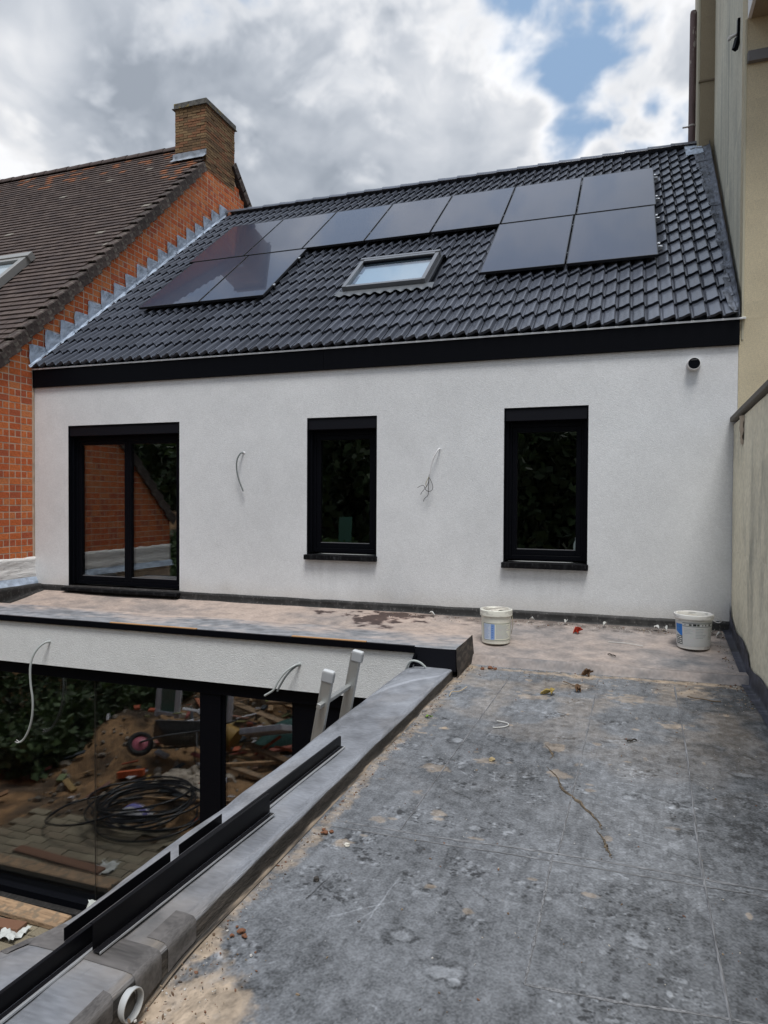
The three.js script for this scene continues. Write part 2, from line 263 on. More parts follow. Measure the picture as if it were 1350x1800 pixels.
const tileGeo = (() => {
  const t = [0, 0.075, 0.13, 0.30, 0.48, 0.64, 0.77, 0.855, 0.90, 0.94], hh = [-0.016, -0.015, 0.001, 0.005, 0.016, 0.029, 0.036, 0.035, 0.008, -0.016], xs = [], hs = [];
  for (let k = 0; k < 2; k++) t.forEach((a, i) => { xs.push((k + a) * TW / 2); hs.push(hh[i]); }); xs.push(TW + 0.004); hs.push(-0.001);
  const p = [], idx = [], n = xs.length, lift = (y) => 0.044 - 0.042 * (y / TL);
  for (const y of [0, 0.02, TL]) for (let i = 0; i < n; i++) p.push(xs[i], y, hs[i] + lift(y) - (y === 0 ? 0.003 : 0));
  for (let j = 0; j < 2; j++) for (let i = 0; i < n - 1; i++) { const a = j * n + i; idx.push(a, a + 1, a + n + 1, a, a + n + 1, a + n); }
  const o = p.length / 3; for (let i = 0; i < n; i++) p.push(xs[i], 0, hs[i] + lift(0) - 0.003), p.push(xs[i], 0.028, hs[i] + lift(0) - 0.048);
  for (let i = 0; i < n - 1; i++) { const a = o + i * 2; idx.push(a, a + 1, a + 3, a, a + 3, a + 2); }
  const g = new THREE.BufferGeometry(); g.setAttribute('position', new THREE.Float32BufferAttribute(p, 3)); g.setAttribute('uv', new THREE.Float32BufferAttribute(p.flatMap((_, i) => (i % 3 === 0 ? [p[i], p[i + 1]] : [])), 2)); g.setIndex(idx); g.computeVertexNormals(); return g;
})();
const PX = [0, 1, 2, 3, 4, 5, 6, 7].map((k) => 0.82 + 1.075 * k), SB = [1.55, 3.41], ST = [3.43, 5.28];
{
  const r = rng(11), all = [];
  for (let row = 0; row < 18; row++) for (let c = 0; c < 32; c++) {
    const x = 0.01 + c * TW, s = row * TE + 0.0; if (x > xr(s) - 0.06) continue;
    const cx = x + TW / 2, cs = s + TE / 2;
    if (cx > 4.30 && cx < 5.40 && cs > 1.45 && cs < 2.45) continue;           // roof window
    if (cs > ST[0] + 0.45 && cs < ST[1] - 0.45 && cx > PX[0] + 0.4 && cx < PX[7] - 0.4) continue; // wholly hidden below the panels
    if (cs > SB[0] + 0.5 && cs < SB[1] && ((cx > PX[0] + 0.5 && cx < PX[2] - 0.4) || (cx > PX[5] + 0.5 && cx < PX[7] - 0.4))) continue;
    const under = (cs > ST[0] && cs < ST[1] && cx > PX[0] && cx < PX[7]) || (cs > SB[0] && cs < SB[1] && ((cx > PX[0] && cx < PX[2]) || (cx > PX[5] && cx < PX[7])));
    const q = V3(...rp(cx, cs, 0)); all.push({ x: x + (r() - 0.5) * 0.003, s: s + (r() - 0.5) * 0.004, d: q.distanceTo(camera.position) + (under ? 6 : 0), m: Math.floor(r() * 3), tw: (r() - 0.5) * 0.012 });
  }
  all.sort((a, b) => a.d - b.d); const rest = [];
  all.forEach((t, i) => {
    const q = QR.clone().multiply(new THREE.Quaternion().setFromAxisAngle(V3(0, 0, 1), t.tw)), pos = V3(...rp(t.x, t.s, 0));
    let wide = 1; if (t.x + TW > xr(t.s) - 0.005) wide = (xr(t.s) - 0.008 - t.x) / TW;
    if (i < 300) { const m = placed(deck, 'roof_tile', tileGeo, mat.tile[t.m], pos, q); m.scale.x = wide; }
    else { const g = tileGeo.clone(); g.scale(wide, 1, 1); g.applyQuaternion(q); g.translate(pos.x, pos.y, pos.z); rest.push(g); }
  });
  tag(part(deck, 'roof_tiles', rest, mat.tile[1]), null, null, null, 'stuff');
}
// ridge: overlapping caps
{
  const prof = []; for (let i = 0; i <= 10; i++) { const a = lerp(-1.15, 1.15, i / 10); prof.push([Math.sin(a) * 0.155, Math.cos(a) * 0.15 - 0.075]); }
  const cap = merge([grid(10, 3, (u, v) => { const [dz, dy] = prof[Math.round(u * 10)], k = v < 0.1 ? 1.10 : lerp(1.08, 0.93, v); return [v * 0.43, dy * k + (v < 0.1 ? 0.004 : 0), -dz * k]; }), grid(10, 1, (u, v) => { const [dz, dy] = prof[Math.round(u * 10)], k = lerp(1.10, 0.90, v); return [0, dy * k, -dz * k]; })]);
  const r = rng(21), top = rp(0, SL, 0);
  for (let i = 0; i < 25; i++) { const x = 9.0 - (i + 1) * 0.368; if (x < -0.2) break; const q = new THREE.Quaternion().setFromEuler(new THREE.Euler((r() - 0.5) * 0.02, (r() - 0.5) * 0.012, (r() - 0.5) * 0.012)); placed(deck, 'ridge_cap', cap, mat.tile[i % 3], V3(Math.max(x, 0.03), top[1] + 0.05, top[2] - 0.02), q); }
}
// stepped lead along the brick gable, dressed on to the tiles
{
  const r = rng(31), n = 18, ds = SL / n;
  for (let k = 0; k < n; k++) {
    const s0 = k * ds - 0.05, s1 = s0 + ds + 0.055, fl = 0.012 + r() * 0.03, sd = r() * 50, lean = (r() - 0.5) * 0.03;
    const a = rp(0, s0, 0.03), b = rp(0, s1, 0.03), top = b[1] + 0.085 + r() * 0.035;
    const g = grid(10, 14, (u, v) => {
      const z = lerp(a[2], b[2], u), yr = lerp(a[1], b[1], u);
      const w = v < 0.55 ? v / 0.55 : 1, f = v < 0.55 ? 0 : (v - 0.55) / 0.45, wob = 0.012 * fbm(z * 7 + sd, v * 5, 3);
      const yt = top + lean * (u - 0.5) - (u < 0.08 ? 0.015 : 0);
      if (v <= 0.55) return [0.014 + 0.006 * (1 - u) + wob * 0.5 + 0.01 * w * w, lerp(yt, yr + 0.035, w), z + 0.012 * noise2(v * 6, sd)];
      const x = 0.024 + f * fl * (0.25 + 0.95 * Math.sin(Math.PI * clamp(0.12 + u * 0.95)) + 0.25 * Math.sin(u * 9 + sd));
      const q = rp(x, s0 + (s1 - s0) * u - 0.02 * f * Math.sin(u * 3), 0.068 - 0.030 * sstep(0, 1, f) + wob * 1.4); return [x, q[1], q[2]];
    }, (x, y, z, u, v) => [z * 1.3 + sd, v * 0.5]);
    part(deck, 'lead_step', g, mat.lead);
  }
}
// dressed flashing along the right-hand wall
{
  const n = 6;
  for (let k = 0; k < n; k++) {
    const s0 = k * 1.10 - 0.02, s1 = Math.min(s0 + 1.16, SL);
    const g = grid(10, 44, (u, v) => {
      const s = lerp(s0, s1, v), R = xr(s) - 0.012, L = 8.935 + 0.06 * Math.sin(Math.PI * s / SL) - 0.03 * noise2(s * 4.2, 3 + k) - 0.02 * Math.max(0, Math.sin(s / TE * 6.283));
      const x = u > 0.8 ? R - 0.0 - 0.004 * (u - 0.8) : lerp(L, R, u / 0.8), up = u > 0.8 ? (u - 0.8) * 0.35 : 0;
      const roll = 0.016 * Math.sin(s / TE * 6.283 + 0.5) + 0.014 * fbm(x * 9, s * 8, 4);
      const q = rp(x, s, 0.060 + roll * (1 - u * 0.6) + 0.006 * (k % 2) + 0.02 * sstep(0.5, 0.85, u)); return [x, q[1] + up, q[2]];
    }, (x, y, z, u, v) => [x * 1.6, z * 1.6 + k * 0.3]);
    part(deck, 'wall_flashing', g, mat.leadDark);
  }
  const t = grid(8, 8, (u, v) => { const x = lerp(8.84, 9.10, u), s = lerp(5.95, SL + 0.05, v), q = rp(x, s, 0.075 + 0.03 * fbm(x * 8, s * 8, 3)); return q; });
  part(deck, 'wall_flashing', t, mat.lead);
}
// roof window
{
  const x0 = 4.27, x1 = 5.45, s0 = 1.54, s1 = 2.52, fr = 0.055, hb = (a, b, c, d, e, f, r = 0.004) => { const g = box(a, b, c, d, e, f, r); g.applyMatrix4(new THREE.Matrix4().makeBasis(V3(1, 0, 0), US, NS)); const o = rp(0, 0, 0); g.translate(o[0], o[1], o[2]); return g; };
  const alu = M({ color: [0.17, 0.18, 0.195], roughness: 0.4, metalness: 0.3 });
  const f = part(house, 'skylight', [hb(x0, x0 + fr, s0, s1, 0.02, 0.14), hb(x1 - fr, x1, s0, s1, 0.02, 0.14), hb(x0 + fr, x1 - fr, s0, s0 + fr, 0.02, 0.135), hb(x0 + fr, x1 - fr, s1 - fr * 1.5, s1, 0.02, 0.15)], alu);
  part(f, 'hood', hb(x0 - 0.008, x1 + 0.008, s1 - 0.02, s1 + 0.04, 0.03, 0.155), alu);
  part(f, 'gasket', [hb(x0 + fr, x1 - fr, s0 + fr, s0 + fr + 0.014, 0.10, 0.125, 0), hb(x0 + fr, x1 - fr, s1 - fr * 1.5 - 0.03, s1 - fr * 1.5, 0.10, 0.13, 0)], mat.black);
  for (const h of [0.105]) { const g = new THREE.PlaneGeometry(x1 - x0 - 2 * fr + 0.01, s1 - s0 - 2 * fr - 0.03); g.translate((x0 + x1) / 2, (s0 + s1) / 2 - 0.015, h); g.applyMatrix4(new THREE.Matrix4().makeBasis(V3(1, 0, 0), US, NS)); const o = rp(0, 0, 0); g.translate(...o); part(f, 'pane', g, glass(2.33, [0.9, 0.95, 1])); }
  part(f, 'blind', hb(x0 + fr, x1 - fr, s0 + fr, s1 - fr, 0.03, 0.05, 0), M({ color: [0.30, 0.38, 0.43], roughness: 0.9 }));
  const ap = grid(48, 8, (u, v) => { const x = lerp(x0 - 0.07, x1 + 0.12, u), s = lerp(s0 + 0.01, s0 - 0.155 + 0.006 * Math.sin(x * 40), v); return rp(x, s, 0.075 + (v > 0.55 ? (v - 0.55) / 0.45 * (0.016 * Math.sin(x / (TW / 2) * 6.283 + 2.2) - 0.004) : 0)); });
  part(f, 'apron', ap, M({ color: [0.105, 0.115, 0.125], roughness: 0.45, metalness: 0.2 }));
  for (const a of [x0 - 0.035, x1]) part(f, 'side_flashing', hb(a, a + 0.035, s0 - 0.02, s1 + 0.03, 0.03, 0.075, 0.003), M({ color: [0.04, 0.044, 0.052], roughness: 0.4, metalness: 0.2 }));
}
// ------------------------------------------------------------------ solar panels, eleven of them
{
  const cell = tex(512, 1024, (u, v) => { const gx = Math.abs(((u * 6) % 1) - 0.5), gy = Math.abs(((v * 20) % 1) - 0.5), l = gx > 0.485 || gy > 0.475 ? 0.9 : 1; const w = 1 + 0.05 * noise2(u * 300, v * 6); const a = 0.036 * l * w; return [a * 0.78, a * 0.96, a * 1.62]; });
  const pv = P({ map: cell, roughness: 0.3, specularIntensity: 0.25, clearcoat: 0.6, clearcoatRoughness: 0.02, ior: 1.5 }), frameM = M({ color: [0.012, 0.012, 0.014], roughness: 0.35, metalness: 0.3 }), clampM = M({ color: [0.6, 0.61, 0.62], metalness: 0.7, roughness: 0.35 });
  const w = 1.055, l = 1.84;
  function panel(x, s, label) {
    const o = rp(x, s, 0.135), t = thing('solar_panel', o, label, 'solar panel', 'solar panels on the black tiled roof'); t.quaternion.copy(QR); return t;
  }
  const rows = ['upper', 'lower'], spec = [];
  for (let k = 0; k < 7; k++) spec.push([k, ST[0]]); for (const k of [0, 1, 5, 6]) spec.push([k, SB[0]]);
  const ord = ['first', 'second', 'third', 'fourth', 'fifth', 'sixth', 'last'];
  let proto = null;
  for (const [k, s] of spec) {
    const up = s === ST[0];
    const label = up ? (k === 0 ? 'black solar panel of the upper row nearest the brick gable, mirroring the chimney' : k === 6 ? 'black solar panel of the upper row nearest the yellow house' : `black solar panel in the upper row of seven, ${ord[k]} from the brick gable`)
      : ['black solar panel in the lower left pair nearest the brick gable, reddish with reflected brick', 'black solar panel in the lower left pair, on the side nearer the skylight', '', '', '', 'black solar panel in the lower right pair, on the side nearer the skylight', 'black solar panel in the lower right pair nearest the yellow house'][k];
    const t = panel(PX[k] + 0.01 + (up ? -0.01 : k < 2 ? 0.10 : -0.03), s, label), raw = (name, g, m) => { const q = finish(new THREE.Mesh(g, m)); q.name = name; t.add(q); };
    if (!proto) {
      proto = {};
      proto.glass = uvBy(new THREE.BoxGeometry(w - 0.016, l - 0.016, 0.006).translate(w / 2, l / 2, -0.003), (x, y) => [x / w, y / l]);
      proto.frame = merge([new RoundedBoxGeometry(w, 0.012, 0.036, 1, 0.002).translate(w / 2, 0.006, -0.0165), new RoundedBoxGeometry(w, 0.012, 0.036, 1, 0.002).translate(w / 2, l - 0.006, -0.0165), new RoundedBoxGeometry(0.012, l - 0.024, 0.0355, 1, 0.002).translate(0.006, l / 2, -0.0165), new RoundedBoxGeometry(0.012, l - 0.024, 0.0355, 1, 0.002).translate(w - 0.006, l / 2, -0.0165)]);
      proto.back = new THREE.BoxGeometry(w - 0.024, l - 0.024, 0.004).translate(w / 2, l / 2, -0.03);
      proto.rail = new RoundedBoxGeometry(1.075, 0.04, 0.045, 1, 0.003);
      proto.clamp = new RoundedBoxGeometry(0.03, 0.05, 0.018, 1, 0.003);
    }
    raw('glass', proto.glass, pv); raw('frame', proto.frame, frameM); raw('back_sheet', proto.back, mat.black);
    for (const y of [0.38, 1.44]) { raw('rail', proto.rail.clone().translate(w / 2 + 0.012 + (k === 6 ? 0.035 : 0), y, -0.060), k === 6 ? clampM : frameM); }
    if (k === 6 || (!up && k === 1)) for (const y of [0.38, 1.44]) raw('clamp', proto.clamp.clone().translate(w + 0.016, y, -0.008), clampM);
    if (k < 6) for (const y of [0.38, 1.44]) raw('clamp', proto.clamp.clone().scale(0.6, 1, 0.5).translate(w + 0.010, y, -0.004), frameM);
  }
}

// ------------------------------------------------------------------ brick house on the left
const brickHouse = thing('brick_house', [-3, G, -1], 'orange brick house with a steep brown tiled roof and a square chimney', 'house');
{
  const vb = (z) => (z > -4.89 ? 1.769 - 0.988 * (z - 0.577) : 1.769 - 0.988 * (-4.89 - 0.577) + 0.97 * (z + 4.89)); // lower edge of the verge
  const zF = 2.83, k = [[zF, G], [zF, vb(zF) + 0.1], [-4.89, vb(-4.89) + 0.1], [-9.5, vb(-9.5) + 0.1], [-9.5, G]];
  const s = new THREE.Shape(k.map(([z, y]) => new THREE.Vector2(-z, y)));
  const g = new THREE.ExtrudeGeometry(s, { depth: 0.3, bevelEnabled: false }); g.rotateY(Math.PI / 2); g.translate(-0.306, 0, 0);
  const mortar = tex(512, 512, (u, v) => { const a = 0.54 + 0.2 * fbm(u * 18, v * 18, 4); return [a * 1.0, a * 0.77, a * 0.58]; });
  const wall = part(brickHouse, 'wall', uvm(g, 0.6), M({ map: mortar, roughness: 1 }));
  part(brickHouse, 'front_wall', box(-7, -0.31, G, -0.5, zF - 0.3, zF), M({ color: [0.4, 0.12, 0.06], roughness: 0.95 }));
  // bricks: rows of stretchers and rows of headers in turn
  const r = rng(41), tone = [[0.64, 0.155, 0.040], [0.70, 0.190, 0.052], [0.60, 0.135, 0.038], [0.66, 0.215, 0.072], [0.50, 0.115, 0.044]].map((c) => M({ color: c, roughness: 0.92, map: null, bumpMap: rep(grainB, 0.5, 0.5), bumpScale: 0.004 }));
  const speck = tex(256, 256, (u, v) => 0.86 + 0.28 * fbm(u * 20, v * 20, 4) + 0.10 * noise2(u * 90, v * 90)); for (const t of tone) t.map = speck;
  const bg = {}; const brickG = (L, jig) => { const key = L + '_' + jig; if (!bg[key]) { const g = new RoundedBoxGeometry(0.030, 0.0808, L, 1, 0.004); const p = g.attributes.position, rr = rng(key.length * 31 + jig * 7 + Math.round(L * 1000)); bg[key] = uvm(g, 2.5); const q = bg[key].attributes.uv; const ou = rr() * 3, ov = rr() * 3; for (let i = 0; i < q.count; i++) q.setXY(i, q.getX(i) + ou, q.getY(i) + ov); } return bg[key]; };
  const roofY = (z) => 1.845 + (0.045 - z) * Math.tan(AL), list = [];
  for (let row = 0; row < 96; row++) {
    const y = -0.80 + row * 0.0945, head = row % 2 === 0, pitch = head ? 0.1 : 0.2;
    for (let n = 0; n < 90; n++) {
      const z = zF - 0.05 - n * pitch - (head ? 0 : 0.05) + (r() - 0.5) * 0.006; if (z < -6.4) break;
      if (y > vb(z) + 0.085) continue;
      if (z < -0.15 && y < roofY(z) - 0.08) continue; if (z < 0.0 && z >= -0.15 && y < 1.6) continue;
      if (z < -4.33 && z > -5.42 && y > 6.60) continue;
      const q = V3(-0.0185 + r() * 0.003, y + (r() - 0.5) * 0.005, z); list.push({ q, L: pitch - 0.0145, j: Math.floor(r() * 4), t: Math.floor(r() * 5), d: q.distanceTo(camera.position) - (z > 0.75 ? -4 : 0) });
    }
  }
  list.sort((a, b) => a.d - b.d); const rest = [[], [], [], [], []];
  list.forEach((b, i) => { if (i < 300) placed(wall, 'brick', brickG(b.L, b.j), tone[b.t], b.q); else { const g = brickG(b.L, b.j).clone(); g.translate(b.q.x, b.q.y, b.q.z); rest[b.t].push(g); } });
  rest.forEach((l, i) => { if (l.length) tag(part(wall, 'bricks', l, tone[i]), null, null, null, 'stuff'); });
  // whitewashed foot, lead strip and black upstand
  const lime = M({ roughness: 0.9, map: tex(512, 128, (u, v) => { const a = 0.80 + 0.08 * fbm(u * 16, v * 5, 4) - 0.15 * sstep(0.36, 0.5, fbm(u * 30, v * 12 + 4, 3)); return [a, a * 0.99, a * 0.96]; }), bumpMap: roughB, bumpScale: 0.004 });
  part(brickHouse, 'white_plinth', grid(60, 16, (u, v) => { const z = lerp(zF - 0.02, -0.02, u), y = lerp(-1.12, -0.826, v) + (v > 0.9 ? 0.012 * noise2(z * 9, 2) : 0); return [0.012 + 0.006 * fbm(z * 6, y * 26, 3) + 0.004 * Math.sin(v * 9.4) - (v > 0.97 ? 0.014 : 0), y, z]; }, (x, y, z) => [z * 0.5, y * 2]), lime);
  part(brickHouse, 'base_flashing', grid(50, 6, (u, v) => { const z = lerp(zF, -0.02, u), n = 0.010 * fbm(z * 5, v * 3, 3); return [0.022 + v * 0.05 + n, -1.108 - v * 0.10 + n, z]; }, (x, y, z) => [z * 1.2, y * 1.2]).rotateX(0), mat.lead);
  // roof: boards under thousands of small tiles laid in rows
  const ra = Math.atan(0.988), RU = V3(0, Math.sin(ra), -Math.cos(ra)), RNm = V3(0, Math.cos(ra), Math.sin(ra)), z0 = zF + 0.12, y0 = vb(z0) + 0.215, RL = (z0 + 4.89) / Math.cos(ra);
  const rr2 = (x, s, h) => [x, y0 + RU.y * s + RNm.y * h, z0 + RU.z * s + RNm.z * h];
  const QN = new THREE.Quaternion().setFromRotationMatrix(new THREE.Matrix4().makeBasis(V3(1, 0, 0), RU, RNm));
  const boards = merge([grid(1, 1, (u, v) => rr2(lerp(-9, -0.02, u), v * RL, -0.03)), grid(1, 1, (u, v) => [lerp(-9, -0.02, u), lerp(y0 + RU.y * RL - 0.03, 2.7, v), lerp(-4.89, -9.4, v)])]);
  const clay = [[0.070, 0.048, 0.041], [0.082, 0.057, 0.048], [0.062, 0.043, 0.038], [0.092, 0.066, 0.056]].map((c) => M({ color: c, roughness: 0.85, bumpMap: grainB, bumpScale: 0.003 }));
  clay.push(M({ color: [0.22, 0.20, 0.17], roughness: 0.95 }), M({ color: [0.23, 0.09, 0.04], roughness: 0.9 }));
  const roof = part(brickHouse, 'roof', boards, clay[2]);
  const tg = [[], [], [], [], [], []], tb = new THREE.BoxGeometry(0.160, 0.17, 0.020); tb.translate(0, 0.09, 0);
  for (let row = 0; row < Math.floor(RL / 0.1385); row++) {
    const s = row * 0.1385; for (let c = 0; c < 54; c++) {
      const x = -0.10 - c * 0.164 - (row % 2) * 0.082 + (r() - 0.5) * 0.008; if (s < 1.6 && x < -2) continue;
      if (x > -2.72 && x < -1.45 && s > 4.75 && s < 6.1) continue;
      const m = r() < 0.008 ? 4 : (s > RL - 1.1 && r() < 0.16) || (x > -0.9 && s > RL - 1.9 && s < RL - 1.0 && r() < 0.18) ? 5 : Math.floor(r() * 4);
      const g = tb.clone(); g.rotateZ((r() - 0.5) * 0.03); g.rotateX(-0.150 + (r() - 0.5) * 0.02); g.applyQuaternion(QN); const o = rr2(x, s, 0.028 + r() * 0.004); g.translate(...o); tg[m].push(g);
    }
  }
  tg.forEach((l, i) => { if (l.length) tag(part(roof, 'roof_tiles', l, clay[i]), null, null, null, 'stuff'); });
  const vg = merge([new RoundedBoxGeometry(0.032, 0.315, 0.165, 1, 0.006).translate(0.040, 0.158, -0.078), new RoundedBoxGeometry(0.17, 0.315, 0.022, 1, 0.005).translate(-0.040, 0.158, 0.0)]);
  const lichen = tex(256, 256, (u, v) => { const l = sstep(0.12, 0.34, fbm(u * 9, v * 9, 4)); const a = 0.055 + 0.04 * fbm(u * 14, v * 14, 3); return [lerp(a * 1.1, 0.20, l * 0.5), lerp(a * 0.80, 0.19, l * 0.5), lerp(a * 0.72, 0.16, l * 0.5)]; });
  const vm = [0.75, 1, 1.2].map((k) => M({ map: lichen, color: [k, k * 0.98, k * 0.95], roughness: 0.9, bumpMap: roughB, bumpScale: 0.004 }));
  uvm(vg, 1.3);
  for (let s = 0; s < (z0 + 4.28) / Math.cos(ra) - 0.2; s += 0.277) { const o = rr2(0, s, 0.03); const q = QN.clone().multiply(new THREE.Quaternion().setFromEuler(new THREE.Euler(-0.15 + (r() - 0.5) * 0.03, (r() - 0.5) * 0.03, (r() - 0.5) * 0.03))); placed(roof, 'verge_tile', vg, vm[Math.floor(r() * 3)], V3(...o), q); }
  // verge of the far slope
  const QB = new THREE.Quaternion().setFromRotationMatrix(new THREE.Matrix4().makeBasis(V3(-1, 0, 0), V3(0, Math.sin(0.77), Math.cos(0.77)), V3(0, Math.cos(0.77), -Math.sin(0.77))));
  for (let i = 0; i < 6; i++) { const d = 0.62 + i * 0.277; placed(roof, 'verge_tile', vg.clone().rotateY(Math.PI), vm[i % 3], V3(0.0, 7.35 - (d + 0.1) * 0.70, -4.95 - (d + 0.1) * 0.72), QB); }
  const rc = []; for (let i = 0; i < 26; i++) { const g = new THREE.CylinderGeometry(0.115, 0.125, 0.33, 10, 1, true, 0, Math.PI); g.rotateZ(Math.PI / 2); g.rotateX(0); g.translate(-0.9 - i * 0.32, y0 + RU.y * RL - 0.03 + (r() - 0.5) * 0.006, -4.89); rc.push(g); }
  rc.forEach((g) => part(roof, 'ridge_tile', g, clay[2]));
  const vent = merge([new THREE.ConeGeometry(0.09, 0.22, 4).rotateX(0), ]); vent.scale(1, 1, 0.5);
  for (const q of [V3(-4.185, 6.31, -3.83), V3(-1.594, 6.32, -3.84)]) placed(roof, 'vent_tile', vent, clay[1], q, QN);
  // roof window at the left edge of the view
  const hb = (a, b, c, d, e, f) => { const g = box(a, b, c, d, e, f, 0.004); g.applyQuaternion(QN); const o = rr2(0, 0, 0); g.translate(...o); return g; }, al = M({ color: [0.28, 0.28, 0.27], roughness: 0.5, metalness: 0.3 });
  const sw = part(brickHouse, 'skylight', [hb(-2.7, -2.6, 4.8, 6.1, 0.03, 0.15), hb(-1.55, -1.45, 4.8, 6.1, 0.03, 0.15), hb(-2.6, -1.55, 4.8, 4.9, 0.03, 0.14), hb(-2.6, -1.55, 5.98, 6.1, 0.03, 0.15)], al);
  part(sw, 'pane', hb(-2.6, -1.55, 4.9, 5.98, 0.09, 0.095), P({ color: [0.30, 0.36, 0.40], roughness: 0.02, ior: 2 })); part(sw, 'hood', hb(-2.74, -1.41, 6.06, 6.2, 0.05, 0.17), al);
  // chimney
  const cw = [-0.722, -0.004, -5.372, -4.296], cb = M({ map: tex(256, 256, (u, v) => { const a = 0.20 + 0.12 * fbm(u * 12, v * 12, 4); return [a * 1.05, a * 0.88, a * 0.62]; }), roughness: 1 });
  const ch = part(brickHouse, 'chimney', box(cw[0] + 0.012, cw[1] - 0.012, 5.9, 7.88, cw[2] + 0.012, cw[3] - 0.012), cb);
  const cl = [[0.20, 0.125, 0.062], [0.26, 0.17, 0.085], [0.155, 0.095, 0.05], [0.25, 0.12, 0.06]].map((c) => M({ color: c, map: speck, roughness: 0.95 })), cg = [[], [], [], []];
  for (let row = 0; row < 37; row++) {
    const y = 5.95 + row * 0.0525 + 0.024; for (const face of ['x', 'z', 'w', 'b']) {
      const len = face === 'x' || face === 'w' ? cw[3] - cw[2] : cw[1] - cw[0], off = (row % 2) * 0.1;
      for (let a = -off; a < len - 0.02; a += 0.2) {
        const p = Math.max(0, a) + 0.005, q = Math.min(len, a + 0.2) - 0.005; if (q - p < 0.02) continue; const d = 0.010 * r() , L = q - p; let g;
        if (face === 'x') g = new THREE.BoxGeometry(0.03, 0.043, L).translate(cw[1] - 0.009 + d, y, cw[2] + (p + q) / 2); else if (face === 'w') g = new THREE.BoxGeometry(0.03, 0.043, L).translate(cw[0] + 0.019 - d, y, cw[2] + (p + q) / 2);
        else if (face === 'z') g = new THREE.BoxGeometry(L, 0.043, 0.03).translate(cw[0] + (p + q) / 2, y, cw[3] - 0.019 + d); else g = new THREE.BoxGeometry(L, 0.043, 0.03).translate(cw[0] + (p + q) / 2, y, cw[2] + 0.019 - d);
        if (face === 'x' && y < 6.60) continue; cg[Math.floor(r() * 4)].push(uvm(g, 2));
      }
    }
  }
  cg.forEach((l, i) => tag(part(ch, 'chimney_bricks', l, cl[i]), null, null, null, 'stuff'));
  part(ch, 'chimney_cap', [box(cw[0] - 0.02, cw[1] + 0.03, 7.882, 7.985, cw[2] - 0.03, cw[3] + 0.025, 0.012), box(cw[0] - 0.05, cw[1] + 0.045, 7.868, 7.881, cw[2] - 0.045, cw[3] + 0.04)], M({ roughness: 0.95, map: tex(256, 128, (u, v) => { const l = sstep(0.1, 0.4, fbm(u * 12, v * 8, 4)), a = 0.10 + 0.08 * fbm(u * 20, v * 20, 3); return [lerp(a, 0.21, l), lerp(a * 0.98, 0.17, l), lerp(a * 0.9, 0.07, l)]; }) }));
  const fz = cw[3] + 0.01, fy = rr2(0, (z0 - fz) / Math.cos(ra), 0.05)[1];
  part(ch, 'chimney_flashing', grid(16, 6, (u, v) => { const x = lerp(cw[0] - 0.04, cw[1] + 0.03, u); return v < 0.6 ? [x, fy + 0.15 - v / 0.6 * 0.13, fz + 0.012 + 0.004 * noise2(x * 20, v * 9)] : [x, fy + 0.02 - (v - 0.6) / 0.4 * 0.10 + 0.03, fz + 0.012 + (v - 0.6) / 0.4 * 0.11]; }, (x, y, z) => [x * 1.4, y * 1.4]), mat.leadMid);
}

